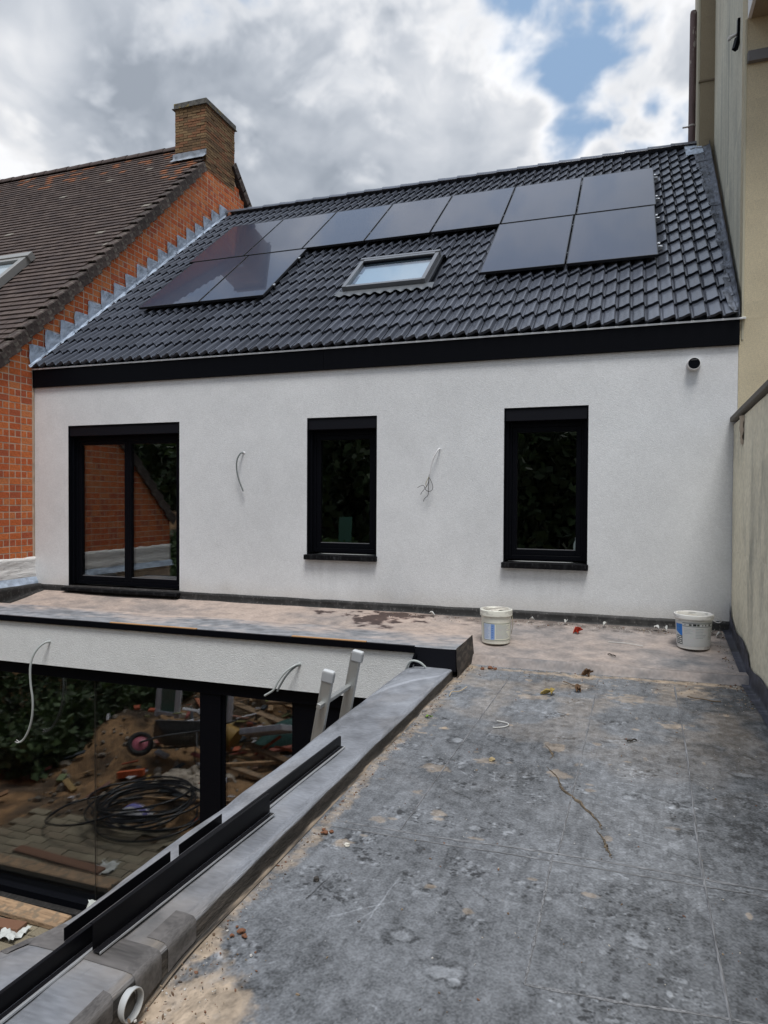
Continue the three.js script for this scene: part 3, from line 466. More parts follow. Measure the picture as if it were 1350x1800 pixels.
// ------------------------------------------------------------------ tall yellow house on the right
{
  const tan = (k, seed) => M({ roughness: 0.95, map: tex(1024, 1024, (u, v) => { const x = u * 4, y = v * 4; const a = 1 + 0.10 * fbm(x * 1.2 + seed, y * 1.0, 4) + 0.16 * noise2(x * 60, y * 60) + 0.10 * (RN() - 0.5); return [k[0] * a, k[1] * a, k[2] * a]; }), bumpMap: rep(stuccoBump, 3, 3), bumpScale: 0.004 });
  const yellow = tan([0.74, 0.66, 0.47], 5), brown = tan([0.34, 0.285, 0.20], 9);
  const streakF = (base, dark, fx, fy, amt) => tex(1024, 1024, (u, v) => { const x = u * 4, y = v * 4; const wv = 0.5 * fbm(x * 1.1 + 3, y * 0.6, 3), s = sstep(-0.08, 0.5, fbm((x + 0.12 * fbm(x * 2, y * 1.5, 3)) * fx, (y + wv) * fy, 6)) * amt * sstep(-0.35, 0.35, fbm(x * 0.9 + 2, y * 0.7 + 5, 3)), t = 0.10 * noise2(x * 70, y * 50) + 0.08 * noise2(x * 28, y * 24) + 0.10 * fbm(x * 2, y * 1.3, 4), g = sstep(0.2, 0.45, fbm(x * 1.6 + 7, y * 0.9, 5)) * amt * 0.5; const q = clamp(s + g); return [0, 1, 2].map((c) => lerp(base[c], dark[c], q) * (1 + t)); });
  const grey = M({ roughness: 0.95, map: streakF([0.60, 0.585, 0.475], [0.32, 0.33, 0.285], 6.0, 0.22, 0.75), bumpMap: rep(stuccoBump, 3, 3), bumpScale: 0.002 });
  const t = thing('yellow_house', [12, G, -2], 'tall yellow rendered house rising above the right end of the black roof', 'house');
  part(t, 'facade', [box(9.062, 15, 1.83, 12, -0.3, 0.0), box(9.0225, 15, G, 1.83, -0.3, -0.001)], yellow);
  const sw = grid(8, 30, (u, v) => { const z = lerp(-0.301, -5.0, u); return [9.064 + 0.225 * (-z - 0.30) / 4.7, lerp(-1, 12, v), z]; }, (x, y, z) => [z / 4, y / 4]); part(t, 'side_wall', sw, grey);
  part(t, 'corner_bead', box(9.045, 9.066, 1.62, 4.79, -0.012, 0.006, 0.004), M({ color: [0.45, 0.43, 0.33], roughness: 0.9 }));
  part(t, 'back_mass', box(9.30, 15, G, 12, -9, -0.31), grey);
  const pl = part(t, 'pillar', box(9.066, 9.32, 5.0, 13, -5.20, -4.93, 0.008), brown);
  part(pl, 'pale_edge', box(9.030, 9.064, 5.0, 13, -5.19, -4.95, 0.004), M({ color: [0.42, 0.40, 0.31], roughness: 0.9 }));
  part(pl, 'joint', box(9.045, 9.325, 6.93, 6.965, -5.0, -4.915, 0.008), M({ color: [0.16, 0.13, 0.09], roughness: 0.9 }));
  const rust = M({ roughness: 0.7, map: tex(128, 512, (u, v) => { const a = 0.085 + 0.04 * fbm(u * 5, v * 12, 4), w = sstep(0.3, 0.42, fbm(u * 10, v * 20, 3)) * sstep(0.45, 1, v); return [lerp(a * 1.3, 0.4, w), lerp(a * 0.86, 0.38, w), lerp(a * 0.86, 0.34, w)]; }) });
  const fp = part(t, 'flue_pipe', [cyl([8.975, 5.5, -5.33], [8.985, 8.34, -5.33], 0.058, 0.056, 24), cyl([8.985, 8.33, -5.33], [8.985, 8.375, -5.33], 0.056, 0.046, 24)], rust);
  part(fp, 'pipe_strap', [cyl([8.977, 6.42, -5.33], [8.977, 6.445, -5.33], 0.062, 0.062, 24), box(8.83, 8.93, 6.42, 6.44, -5.34, -5.32), box(9.02, 9.10, 6.43, 6.45, -5.34, -5.32)], M({ color: [0.4, 0.38, 0.36], roughness: 0.6 }));
  part(t, 'ledge', box(9.066, 15, 4.345, 4.45, -0.001, 0.055, 0.006), M({ color: [0.13, 0.13, 0.135], roughness: 0.6 }));
  const ov = part(t, 'overhang', box(9.10, 15, 4.79, 5.05, -0.6, 0.62), brown);
  part(ov, 'bargeboard', [box(9.066, 9.098, 4.79, 5.4, -0.31, 0.64, 0.004)], M({ color: [0.66, 0.67, 0.68], roughness: 0.5 }));
  const br = part(t, 'bracket', [bar([9.075, 5.18, -0.60], [9.075, 4.98, -0.64], 0.05, 0.07), bar([9.06, 4.99, -0.62], [9.03, 4.86, -0.60], 0.045, 0.05)], mat.black);
  part(br, 'insulator', [cyl([9.06, 5.06, -0.66], [8.98, 5.04, -0.68], 0.016, 0.02, 12), box(8.97, 9.0, 5.02, 5.06, -0.70, -0.66, 0.005)], M({ color: [0.6, 0.6, 0.58], roughness: 0.4 }));
  // lower party wall with its coping
  const bw = thing('boundary_wall', [9.2, G, 6], 'weathered cream party wall with grey coping beside the flat roof', 'wall');
  const streak = streakF([0.74, 0.69, 0.54], [0.34, 0.33, 0.275], 3.6, 0.8, 0.85);
  part(bw, 'wall', grid(80, 24, (u, v) => { const z = lerp(0.012, 12, u), y = lerp(-1.75, 0.775 + 0.03 * z, v); return [8.985 + 0.006 * fbm(z * 3, y * 3, 3), y, z]; }, (x, y, z) => [z / 4 + 0.05, y / 4 + 0.62]), M({ roughness: 0.95, map: streak, bumpMap: rep(roughB, 2, 2), bumpScale: 0.006 }));
  part(bw, 'wall_core', box(8.99, 9.3, G, 0.76, 0.02, 12), yellow);
  for (let i = 0; i < 13; i++) { const a = 0.01 + i * 0.95, b = a + 0.945, y = 0.78 + 0.03 * (a + b) / 2; const g = bar([9.13, y + 0.032, a], [9.13, y + 0.032 + 0.0285, b], 0.36, 0.050, 0, 0.008); part(bw, 'coping_slab', g, M({ color: [0.18, 0.165, 0.145], roughness: 0.9, bumpMap: roughB, bumpScale: 0.004 })); }
  part(bw, 'cement_patch', grid(8, 8, (u, v) => { const z = 0.62 + (u - 0.5) * 0.16 * (1.1 - v * 0.4), y = 0.79 - v * 0.26; return [8.974 - 0.018 * Math.sin(u * 3.1) * (1 - v) - 0.012 * noise2(u * 6, v * 8), y, z]; }), M({ color: [0.42, 0.35, 0.27], roughness: 1 }));
  const fl = grid(90, 7, (u, v) => { const z = lerp(0.02, 9.0, u), base = z < 1.2 ? lerp(-1.30, -1.475, z / 1.2) : -1.55, n = 0.016 * fbm(z * 4, v * 4, 3); const hgt = 0.15 + 0.03 * noise2(z * 2.3, 4) + (z < 0.10 ? 0.12 : 0); return v < 0.7 ? [8.972 - 0.012 * v + n * 0.6, base + hgt * (1 - v / 0.7) + 0.01, z] : [8.965 - (v - 0.7) / 0.3 * 0.06, base + 0.012 + n * 0.4, z]; }, (x, y, z) => [z * 0.8, y * 1.2]);
  part(bw, 'base_flashing', fl, M({ roughness: 0.6, map: tex(512, 256, (u, v) => { const a = 0.045 + 0.05 * fbm(u * 12, v * 10, 4) + 0.05 * sstep(0.2, 0.5, fbm(u * 40, v * 20, 3)); return [a * 0.86, a * 0.92, a * 1.25]; }) }));
}

// ------------------------------------------------------------------ flat-roofed extension
const ext = thing('flat_roof_extension', [5, G, 3], 'white banded flat roofed extension with black glazing and grey membrane roofs', 'extension');
const RY = -1.55, ZB = 1.85;
const upY = (x, z) => lerp(-1.302, -1.475, clamp(z / 1.2)) + 0.010 * fbm(x * 1.3, z * 1.6, 3) + 0.03 * sstep(1.4, 0.2, x) * sstep(0.9, 0.1, z) * 0.5;
// upper deck: pinkish brick dust over grey membrane, with a damp stain
const upTex = tex(2048, 512, (u, v) => {
  const x = u * 9, z = v * 1.9, n = fbm(x * 1.3, z * 2.2, 5), f = fbm(x * 9, z * 12, 4), s = 0.12 * noise2(x * 60, z * 70);
  const dust = clamp(0.92 + n * 0.55 - sstep(5.6, 7.6, x) * 0.50 - sstep(1.15, 1.5, z) * 0.6 * (x < 6.6 ? 1 : 0.3) + f * 0.3);
  const g = 0.17 + f * 0.08, t = 0.37 + f * 0.08 + n * 0.06;
  let c = [lerp(g * 0.95, t * 0.98, dust), lerp(g, t * 0.79, dust), lerp(g * 1.07, t * 0.675, dust)];
  const st = sstep(0.36, 0.10, Math.abs((x - 5.32) * 0.42) + Math.abs(z - 0.24 - 0.05 * Math.sin(x * 5)) * 1.1 + f * 0.45), k = lerp(1, 0.16, clamp(st * 1.4)); c = [c[0] * k * lerp(1, 1.25, st), c[1] * k, c[2] * k];
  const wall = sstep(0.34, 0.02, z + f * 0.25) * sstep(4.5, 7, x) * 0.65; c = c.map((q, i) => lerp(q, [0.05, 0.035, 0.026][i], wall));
  return c.map((q) => Math.max(0.008, q * (1 + s)));
}, { wrap: false });
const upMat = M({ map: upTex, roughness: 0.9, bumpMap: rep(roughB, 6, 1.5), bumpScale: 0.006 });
const upUV = (x, y, z) => [clamp(x / 9, 0.001, 0.999), clamp(z / 1.9, 0.001, 0.999)];
const flip = (g) => { g.index.array.reverse(); g.computeVertexNormals(); return g; };
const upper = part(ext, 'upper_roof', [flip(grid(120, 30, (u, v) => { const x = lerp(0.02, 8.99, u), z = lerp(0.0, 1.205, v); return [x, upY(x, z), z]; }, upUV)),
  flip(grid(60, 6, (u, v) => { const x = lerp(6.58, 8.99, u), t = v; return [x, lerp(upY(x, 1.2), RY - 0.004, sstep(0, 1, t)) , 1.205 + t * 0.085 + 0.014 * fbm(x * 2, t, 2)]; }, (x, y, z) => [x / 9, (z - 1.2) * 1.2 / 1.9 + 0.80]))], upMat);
part(ext, 'side_upstand', flip(grid(40, 8, (u, v) => { const z = lerp(0.02, 1.22, u), n = 0.010 * fbm(z * 5, v * 3, 3), y = upY(0.1, z); const pr = [[0.03, -1.205], [0.06, -1.200], [0.125, -1.202], [0.150, -1.212], [0.158, -1.24], [0.160, lerp(-1.24, y, 0.5)], [0.166, y + 0.02], [0.19, y + 0.006], [0.24, y - 0.002]][Math.round(v * 8)]; return [pr[0] + n, pr[1] + n * 0.6, z]; }, (x, y, z, u, v) => [u * 0.6, v])), mat.blackMem);
// raised edge along the front of the upper deck
const parTop = (x, z) => -1.292 + 0.006 * fbm(x * 2, z * 3, 3) - 0.025 * sstep(1.78, 1.86, z) * 0.3;
const parapetMat = M({ roughness: 0.85, map: tex(2048, 128, (u, v) => { const x = u * 6.6, z = v * 0.7, n = fbm(x * 1.6, z * 4, 5), f = fbm(x * 11, z * 16, 4), d = clamp(0.75 + n * 1.2 - v * 1.15 + f * 0.4); const g = 0.225 + f * 0.12 + n * 0.08, t = 0.40 + f * 0.14; return [lerp(g * 0.97, t, d), lerp(g, t * 0.80, d), lerp(g * 1.06, t * 0.68, d)]; }, { wrap: false }), bumpMap: rep(roughB, 8, 1), bumpScale: 0.008 });
const parapet = part(ext, 'parapet', flip(grid(140, 12, (u, v) => { const x = lerp(0.3, 6.585, u), z = lerp(1.18, ZB + 0.012, v); return [x, parTop(x, z), z]; }, (x, y, z) => [x / 6.6, (z - 1.18) / 0.7])), parapetMat);
part(parapet, 'parapet_back', box(0.3, 6.58, -1.50, -1.302, 1.181, 1.2), mat.blackMem);
const blockMat = M({ roughness: 0.8, map: tex(256, 128, (u, v) => { const a = 0.022 + 0.05 * sstep(-0.1, 0.4, fbm(u * 7, v * 9, 4)); return [a * 1.25, a, a * 0.82]; }) });
part(parapet, 'parapet_end', flip(grid(16, 8, (u, v) => { const z = lerp(ZB + 0.012, 1.17, u), y = lerp(-1.60, -1.290, v); return [6.588 + 0.012 * fbm(z * 5, y * 9, 3) + 0.012 * (1 - v), y, z]; })).rotateX(0), blockMat);
part(parapet, 'parapet_face', box(6.20, 6.586, -1.50, -1.297, ZB - 0.05, ZB + 0.010, 0.012), mat.blackSatin);
part(ext, 'edge_trim', [box(0.2, 3.3, -1.352, -1.291, ZB - 0.01, ZB + 0.026, 0.003), box(3.302, 6.21, -1.352, -1.291, ZB - 0.01, ZB + 0.026, 0.003)], mat.black);
part(ext, 'timber_edge', [box(2.9, 3.95, -1.2905, -1.281, ZB - 0.008, ZB + 0.02, 0.002), box(5.0, 5.75, -1.2905, -1.281, ZB - 0.008, ZB + 0.02, 0.002)], M({ color: [0.46, 0.26, 0.12], roughness: 0.9 }));
part(ext, 'band_wall', uvBy(box(0.2, 6.20, -1.805, -1.353, 1.60, ZB), (x, y, z) => [x / 6.25, (y + 1.81) / 0.46]), mat.band);
// black glazing below the band
{
  const f = part(ext, 'glazing_frame', [box(0.1, 6.19, -1.94, -1.806, 1.62, 1.80, 0.004), box(0.1, 4.99, -4.43, -4.33, 1.60, 1.85, 0.004)], mat.black);
  part(f, 'mullion', box(3.94, 4.18, -4.329, -1.941, 1.62, 1.79, 0.004), mat.black);
  part(f, 'cladding', box(4.985, 6.125, -4.43, -1.941, 1.62, 1.78, 0.004), mat.black);
  const sash = (a, b, z) => part(f, 'sash', [box(a, a + 0.03, -4.329, -1.941, z - 0.03, z + 0.015, 0.003), box(b - 0.03, b, -4.329, -1.941, z - 0.03, z + 0.015, 0.003), box(a + 0.03, b - 0.03, -4.329, -4.29, z - 0.03, z + 0.014, 0.003)], mat.black);
  const bigGlass = glass(2.33, [0.8, 0.82, 0.82]);
  const pane = (a, b, z) => { const g = new THREE.PlaneGeometry(b - a, 2.39); g.translate((a + b) / 2, -3.135, z); const p = part(f, 'pane', g, bigGlass); const h = g.clone(); h.translate(BASE.get(p).x, BASE.get(p).y, BASE.get(p).z - 0.018); part(p, 'inner_pane', h, bigGlass); };
  pane(0.15, 2.612, 1.765); pane(2.622, 3.94, 1.765); pane(4.18, 4.985, 1.745); sash(4.18, 4.985, 1.745);
  part(f, 'glass_edge', box(2.613, 2.621, -4.329, -1.941, 1.742, 1.766), M({ color: [0.02, 0.02, 0.018], roughness: 0.4 }));
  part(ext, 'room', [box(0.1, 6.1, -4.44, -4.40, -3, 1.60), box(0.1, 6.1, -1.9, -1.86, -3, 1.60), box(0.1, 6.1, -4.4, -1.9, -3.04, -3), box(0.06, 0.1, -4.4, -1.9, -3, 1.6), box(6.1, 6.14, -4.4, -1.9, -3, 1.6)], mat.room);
  part(ext, 'sill_beam', [box(0.1, 5, -4.45, -4.40, 1.852, 1.93, 0.006), box(0.1, 5, G - 0.05, -4.432, 1.60, 2.02)], mat.blackMem);
}
part(ext, 'side_wall', uvm(box(6.16, 6.24, G, -1.62, ZB + 0.01, 11)), mat.band);
part(ext, 'roof_slab', box(6.24, 8.96, -1.85, -1.64, 1.21, 11), mat.room);

// lower deck: grey membrane, dusty, scuffed, with laps, a split seam and dirt
const X0 = 6.50, X1 = 9.02, Z0 = 1.20, Z1 = 8.70;
{
  const TWd = 1024, THt = 2048, r = rng(61), sc = new Float32Array(TWd * THt), hb = new Float32Array(TWd * THt), soil = new Float32Array(TWd * THt);
  const px = (x) => (x - X0) / (X1 - X0) * TWd, pz = (z) => (z - Z0) / (Z1 - Z0) * THt;
  const dab = (A, x, z, rx, rz, amt, rough = 0.6, ring = 0) => { const i0 = Math.max(0, Math.floor(px(x - rx * 1.6))), i1 = Math.min(TWd - 1, Math.ceil(px(x + rx * 1.6))), j0 = Math.max(0, Math.floor(pz(z - rz * 1.6))), j1 = Math.min(THt - 1, Math.ceil(pz(z + rz * 1.6))); for (let j = j0; j <= j1; j++) for (let i = i0; i <= i1; i++) { const X = X0 + (i + 0.5) / TWd * (X1 - X0), Z = Z0 + (j + 0.5) / THt * (Z1 - Z0); let d = Math.hypot((X - x) / rx, (Z - z) / rz); d += rough * fbm(X * 22 + x * 9, Z * 22, 4); const k = ring ? sstep(0.28, 0.0, Math.abs(d - 0.8)) : sstep(1.0, 0.55, d); A[j * TWd + i] += amt * k; } };
  const line = (A, x, z, x2, z2, wd, amt) => { const n = Math.ceil(Math.hypot(px(x2) - px(x), pz(z2) - pz(z)) * 1.5); for (let k = 0; k <= n; k++) { const t = k / n, cx = px(lerp(x, x2, t)) + 1.2 * noise2(t * 9, x * 7), cz = pz(lerp(z, z2, t)) + 1.2 * noise2(t * 9 + 40, z * 7); const a = amt * (0.55 + 0.45 * noise2(t * 14, x * 13 + z)); for (let dj = -wd; dj <= wd; dj++) for (let di = -wd; di <= wd; di++) { const i = Math.round(cx) + di, j = Math.round(cz) + dj; if (i >= 0 && j >= 0 && i < TWd && j < THt) A[j * TWd + i] += a * 0.5; } } };
  for (let k = 0; k < 620; k++) { const x = X0 + r() * 2.5, z = Z0 + Math.pow(r(), 0.8) * 7.2, a = (r() < 0.7 ? 0.3 : 1.7) + r() * 0.9, L = 0.03 + r() * r() * 0.42; line(sc, x, z, x + Math.cos(a) * L, z + Math.sin(a) * L, k % 4 === 0 ? 1 : 0, (r() < 0.60 ? 1 : -1) * (0.012 + r() * 0.032)); }
  for (let k = 0; k < 240; k++) { const x = X0 + r() * 2.5, z = 1.4 + Math.pow(r(), 0.8) * 5.4; let a = r() * 6.28, px0 = x, pz0 = z; for (let q = 0; q < 5; q++) { a += (r() - 0.5) * 1.4; const L = 0.008 + r() * 0.03, x2 = px0 + Math.cos(a) * L, z2 = pz0 + Math.sin(a) * L; line(sc, px0, pz0, x2, z2, r() < 0.3 ? 1 : 0, 0.025 + r() * 0.04); px0 = x2; pz0 = z2; } }
  for (let k = 0; k < 60; k++) { const x = X0 + 0.1 + r() * 2.3, z = 2.0 + r() * 5; for (let q = 0; q < 26; q++) dab(sc, x + (r() - 0.5) * 0.16, z + (r() - 0.5) * 0.12, 0.006 + r() * 0.014, 0.006 + r() * 0.014, (r() < 0.5 ? 1 : -1) * (0.03 + r() * 0.065), 0.8); }
  for (const [x, z, R] of [[6.80, 5.23, 0.16], [7.98, 4.94, 0.22], [8.02, 5.2, 0.18], [7.1, 4.5, 0.14], [8.45, 4.2, 0.25], [7.45, 4.1, 0.18], [7.9, 5.6, 0.16], [6.95, 4.95, 0.10]]) for (let q = 0; q < 70; q++) { const a = r() * 6.28, d = Math.sqrt(r()) * R; dab(sc, x + Math.cos(a) * d, z + Math.sin(a) * d * 0.8, 0.005 + r() * 0.012, 0.005 + r() * 0.01, (r() < 0.45 ? 1 : -1) * (0.03 + r() * 0.06), 0.7); }
  for (const [x, z, rx, rz] of [[7.21, 5.44, 0.05, 0.035], [8.02, 5.19, 0.055, 0.045], [7.41, 5.58, 0.06, 0.045], [7.46, 5.62, 0.02, 0.02], [8.62, 3.4, 0.06, 0.05], [8.0, 3.95, 0.05, 0.04], [7.30, 4.55, 0.04, 0.03], [6.95, 3.4, 0.05, 0.05], [7.9, 3.05, 0.05, 0.03]]) { dab(sc, x, z, rx * 0.9, rz * 0.9, 0.085, 1.1); dab(sc, x, z, rx * 1.45, rz * 1.45, -0.05, 0.8, 1); dab(hb, x, z, rx * 1.2, rz * 1.2, 0.4, 0.3); }
  for (const [x, z, a] of [[7.418, 5.224, 0.028], [7.1, 4.45, 0.05], [6.93, 4.25, 0.06], [6.84, 4.6, 0.06], [7.2, 3.7, 0.07], [6.76, 4.89, 0.05], [7.6, 1.75, 0.16], [7.3, 2.2, 0.13], [8.0, 2.0, 0.18], [8.5, 1.7, 0.2], [6.95, 3.9, 0.09], [7.25, 5.1, 0.03], [8.3, 2.6, 0.12], [7.55, 3.3, 0.1], [7.62, 3.75, 0.10]]) dab(soil, x, z, a, a * 0.8, 0.6, 0.9);
  for (let k = 0; k < 70; k++) { const z = 1.4 + Math.pow(r(), 1.6) * 3.6; dab(soil, X0 + 0.1 + r() * 2.3, z, 0.012 + r() * 0.035, 0.01 + r() * 0.03, 0.35 + r() * 0.3, 0.9); }
  for (let z = 1.3; z < 7.2; z += 0.05) dab(soil, 6.575 + 0.05 * (noise2(z * 2.2, 3) + 0.3), z, 0.05 + 0.05 * Math.max(0, noise2(z * 1.4, 8)), 0.05, 0.40, 0.8);
  for (let x = 6.6; x < 9; x += 0.06) dab(soil, x, 1.36 + 0.05 * noise2(x * 3, 1), 0.08, 0.08 + 0.05 * noise2(x * 2, 5), 0.45, 0.8);
  for (const [x, z, a, b] of [[6.68, 6.02, 0.20, 0.28], [6.80, 5.98, 0.16, 0.13], [6.60, 5.70, 0.07, 0.10], [6.70, 6.35, 0.22, 0.3]]) dab(soil, x, z, a, b, 1.0, 0.5);
  for (const [x, z, a, b, s] of [[7.98, 4.94, 0.30, 0.20, 1], [8.5, 4.09, 0.35, 0.5, 1.2], [6.80, 5.23, 0.14, 0.10, 1.1], [6.92, 3.9, 0.2, 0.25, 0.7], [7.39, 3.22, 0.3, 0.3, 0.9], [8.7, 2.3, 0.2, 0.6, 1.1], [8.0, 3.3, 0.35, 0.3, 0.9], [7.3, 4.85, 0.25, 0.12, 0.6], [8.55, 5.4, 0.25, 0.25, 0.7], [6.85, 5.85, 0.10, 0.05, 1.6], [7.0, 6.05, 0.12, 0.06, 1.0], [7.7, 1.75, 0.25, 0.12, 0.9], [8.45, 3.0, 0.22, 0.22, 0.9]]) dab(sc, x, z, a, b, -0.028 * s, 0.9);
  line(sc, 7.10, 5.08, 7.075, 5.46, 1, 0.05); line(sc, 7.135, 5.06, 7.105, 5.44, 0, 0.05); line(sc, 6.84, 5.08, 6.80, 5.40, 1, -0.05); line(sc, 7.0, 3.9, 7.02, 4.6, 0, 0.05);
  const map = tex(TWd, THt, (u, v, i, j) => {
    const x = X0 + u * (X1 - X0), z = Z0 + v * (Z1 - Z0), k = j * TWd + i;
    const n = fbm(x * 1.5, z * 1.3, 4), m = fbm(x * 6 + 3, z * 6, 4), f = fbm(x * 24, z * 22, 4), gr = noise2(x * 160, z * 150);
    const st = fbm(x * 30 + 0.3 * z, z * 7, 4), st2 = fbm(x * 8 + z * 6, z * 26 - x * 9, 4), mo = sstep(0.02, 0.40, fbm(x * 17 + 5, z * 15, 5));
    let a = 0.126 + n * 0.050 + m * 0.018 + f * 0.055 + gr * 0.05 + st * 0.05 + st2 * 0.028 + sc[k] * 1.0; a -= mo * 0.006; a += 0.02 * sstep(7.4, 6.6, x) - 0.035 * sstep(7.9, 8.8, x); a = Math.max(0.035, a);
    a += 0.06 * sstep(0.24, 0.42, fbm(x * 40 + 8, z * 38, 3)) * sstep(-0.1, 0.3, n);
    const tn = clamp(soil[k] * 0.8 + 0.35 * sstep(0.02, 0.4, fbm(x * 3 + 11, z * 2.6, 4)) * sstep(4.6, 1.3, z)) ;
    const sk = 0.31 + f * 0.20 + m * 0.10 + gr * 0.03; const dirt = [sk * 1.06, sk * 0.84, sk * 0.62];
    const lap = z > 4.72 ? 1.0 : 1.06;
    return [lerp(a * 0.95 * lap, dirt[0], tn), lerp(a * 1.0 * lap, dirt[1], tn), lerp(a * 1.07 * lap, dirt[2], tn)];
  }, { wrap: false });
  const bump = tex(TWd, THt, (u, v, i, j) => { const x = X0 + u * (X1 - X0), z = Z0 + v * (Z1 - Z0), k = j * TWd + i; return clamp(0.45 + 0.26 * fbm(x * 2.2, z * 2, 3) + 0.05 * fbm(x * 9, z * 9, 4) + 0.10 * fbm(x * 40, z * 40, 3) + sc[k] * 1.2 + hb[k] * 0.25 + soil[k] * (0.10 + 0.3 * fbm(x * 30, z * 30, 3))); }, { srgb: false, wrap: false });
  const dm = M({ map, roughness: 0.62, bumpMap: bump, bumpScale: 0.012 });
  const lowY = (x, z) => RY + 0.010 * fbm(x * 1.8, z * 1.6, 3) - 0.055 * Math.exp(-((x - 6.60) ** 2 / 0.02 + (z - 6.07) ** 2 / 0.05));
  const lower = part(ext, 'lower_roof', flip(grid(80, 220, (u, v) => { const x = lerp(X0, X1, u), z = lerp(Z0, Z1, v); return [x, lowY(x, z), z]; }, (x, y, z) => [(x - X0) / (X1 - X0), (z - Z0) / (Z1 - Z0)])), dm);
  part(lower, 'far_roof', box(6.3, 9.0, -1.62, RY - 0.004, Z1, 11), M({ color: [0.15, 0.165, 0.19], roughness: 0.7 }));
  // laps of the membrane: low welded ridges
  const seamM = M({ roughness: 0.8, map: tex(64, 1024, (u, v) => { const a = 0.165 + 0.16 * fbm(v * 90, u * 3, 4); return [a * 0.98, a, a * 1.05]; }) });
  const seam = (pts, w) => { const c = new THREE.CatmullRomCurve3(pts.map(([x, z]) => V3(x, 0, z))); const n = 90; return flip(grid(4, n, (u, v) => { const q = c.getPoint(v), d = c.getTangent(v), o = (u - 0.5) * w * (0.8 + 0.5 * noise2(v * 30, pts[0][0] * 9)), x = q.x + d.z * o, z = q.z - d.x * o; return [x, lowY(x, z) + 0.0012 + 0.0042 * Math.sin(u * Math.PI), z]; })); };
  const ok = (g) => { g.computeVertexNormals(); if (g.attributes.normal.getY(10) < 0) { g.index.array.reverse(); g.computeVertexNormals(); } return g; };
  part(lower, 'membrane_seam', ok(seam([[7.76, 1.45], [7.74, 2.9], [7.715, 4.0], [7.70, 4.68]], 0.011)), seamM);
  part(lower, 'membrane_seam', ok(seam([[7.68, 4.70], [7.68, 5.2], [7.675, 5.56]], 0.012)), seamM);
  part(lower, 'membrane_seam', ok(seam([[8.37, 1.5], [8.34, 3.1], [8.29, 4.4], [8.28, 5.2], [8.28, 6.4]], 0.012)), seamM);
  part(lower, 'membrane_seam', ok(seam([[6.66, 4.70], [7.24, 4.69], [7.75, 4.67], [8.5, 4.69], [8.95, 4.68]], 0.015)), seamM);
  part(lower, 'membrane_seam', ok(seam([[6.66, 4.76], [7.4, 4.745], [8.2, 4.745], [8.95, 4.75]], 0.008)), seamM);
  part(lower, 'membrane_seam', ok(seam([[7.675, 5.56], [7.98, 5.54], [8.31, 5.50], [8.95, 5.5]], 0.012)), seamM);
  part(lower, 'membrane_seam', ok(seam([[7.02, 1.6], [7.0, 3.0], [6.98, 4.68]], 0.008)), seamM);
  // the raised, dirty split in the membrane
  const crM = M({ roughness: 1, map: tex(64, 512, (u, v) => { const a = 0.10 + 0.13 * fbm(v * 40, u * 5, 4); return [a * 1.15, a * 0.9, a * 0.62]; }) });
  const crease = (pts, w, h, nm) => { const c = new THREE.CatmullRomCurve3(pts.map(([x, z]) => V3(x, 0, z))); part(lower, nm, ok(grid(6, 80, (u, v) => { const q = c.getPoint(v), d = c.getTangent(v), k = (0.55 + 0.6 * Math.abs(noise2(v * 22, pts[0][0] * 5))) * Math.sin(Math.PI * (0.06 + 0.88 * v)), o = (u - 0.5) * w * k, x = q.x + d.z * o + 0.006 * noise2(v * 30, 2), z = q.z - d.x * o; return [x, lowY(x, z) + 0.001 + h * k * Math.pow(Math.sin(u * Math.PI), 0.7), z]; })), crM); };
  crease([[7.545, 3.66], [7.62, 3.80], [7.66, 3.95], [7.76, 4.10], [7.86, 4.30], [7.875, 4.36]], 0.020, 0.012, 'membrane_crease');
  crease([[7.85, 4.37], [7.89, 4.47], [7.905, 4.56], [7.925, 4.63]], 0.014, 0.010, 'membrane_crease');
  crease([[7.50, 3.28], [7.54, 3.38], [7.56, 3.45], [7.555, 3.52]], 0.016, 0.007, 'membrane_crease');
}
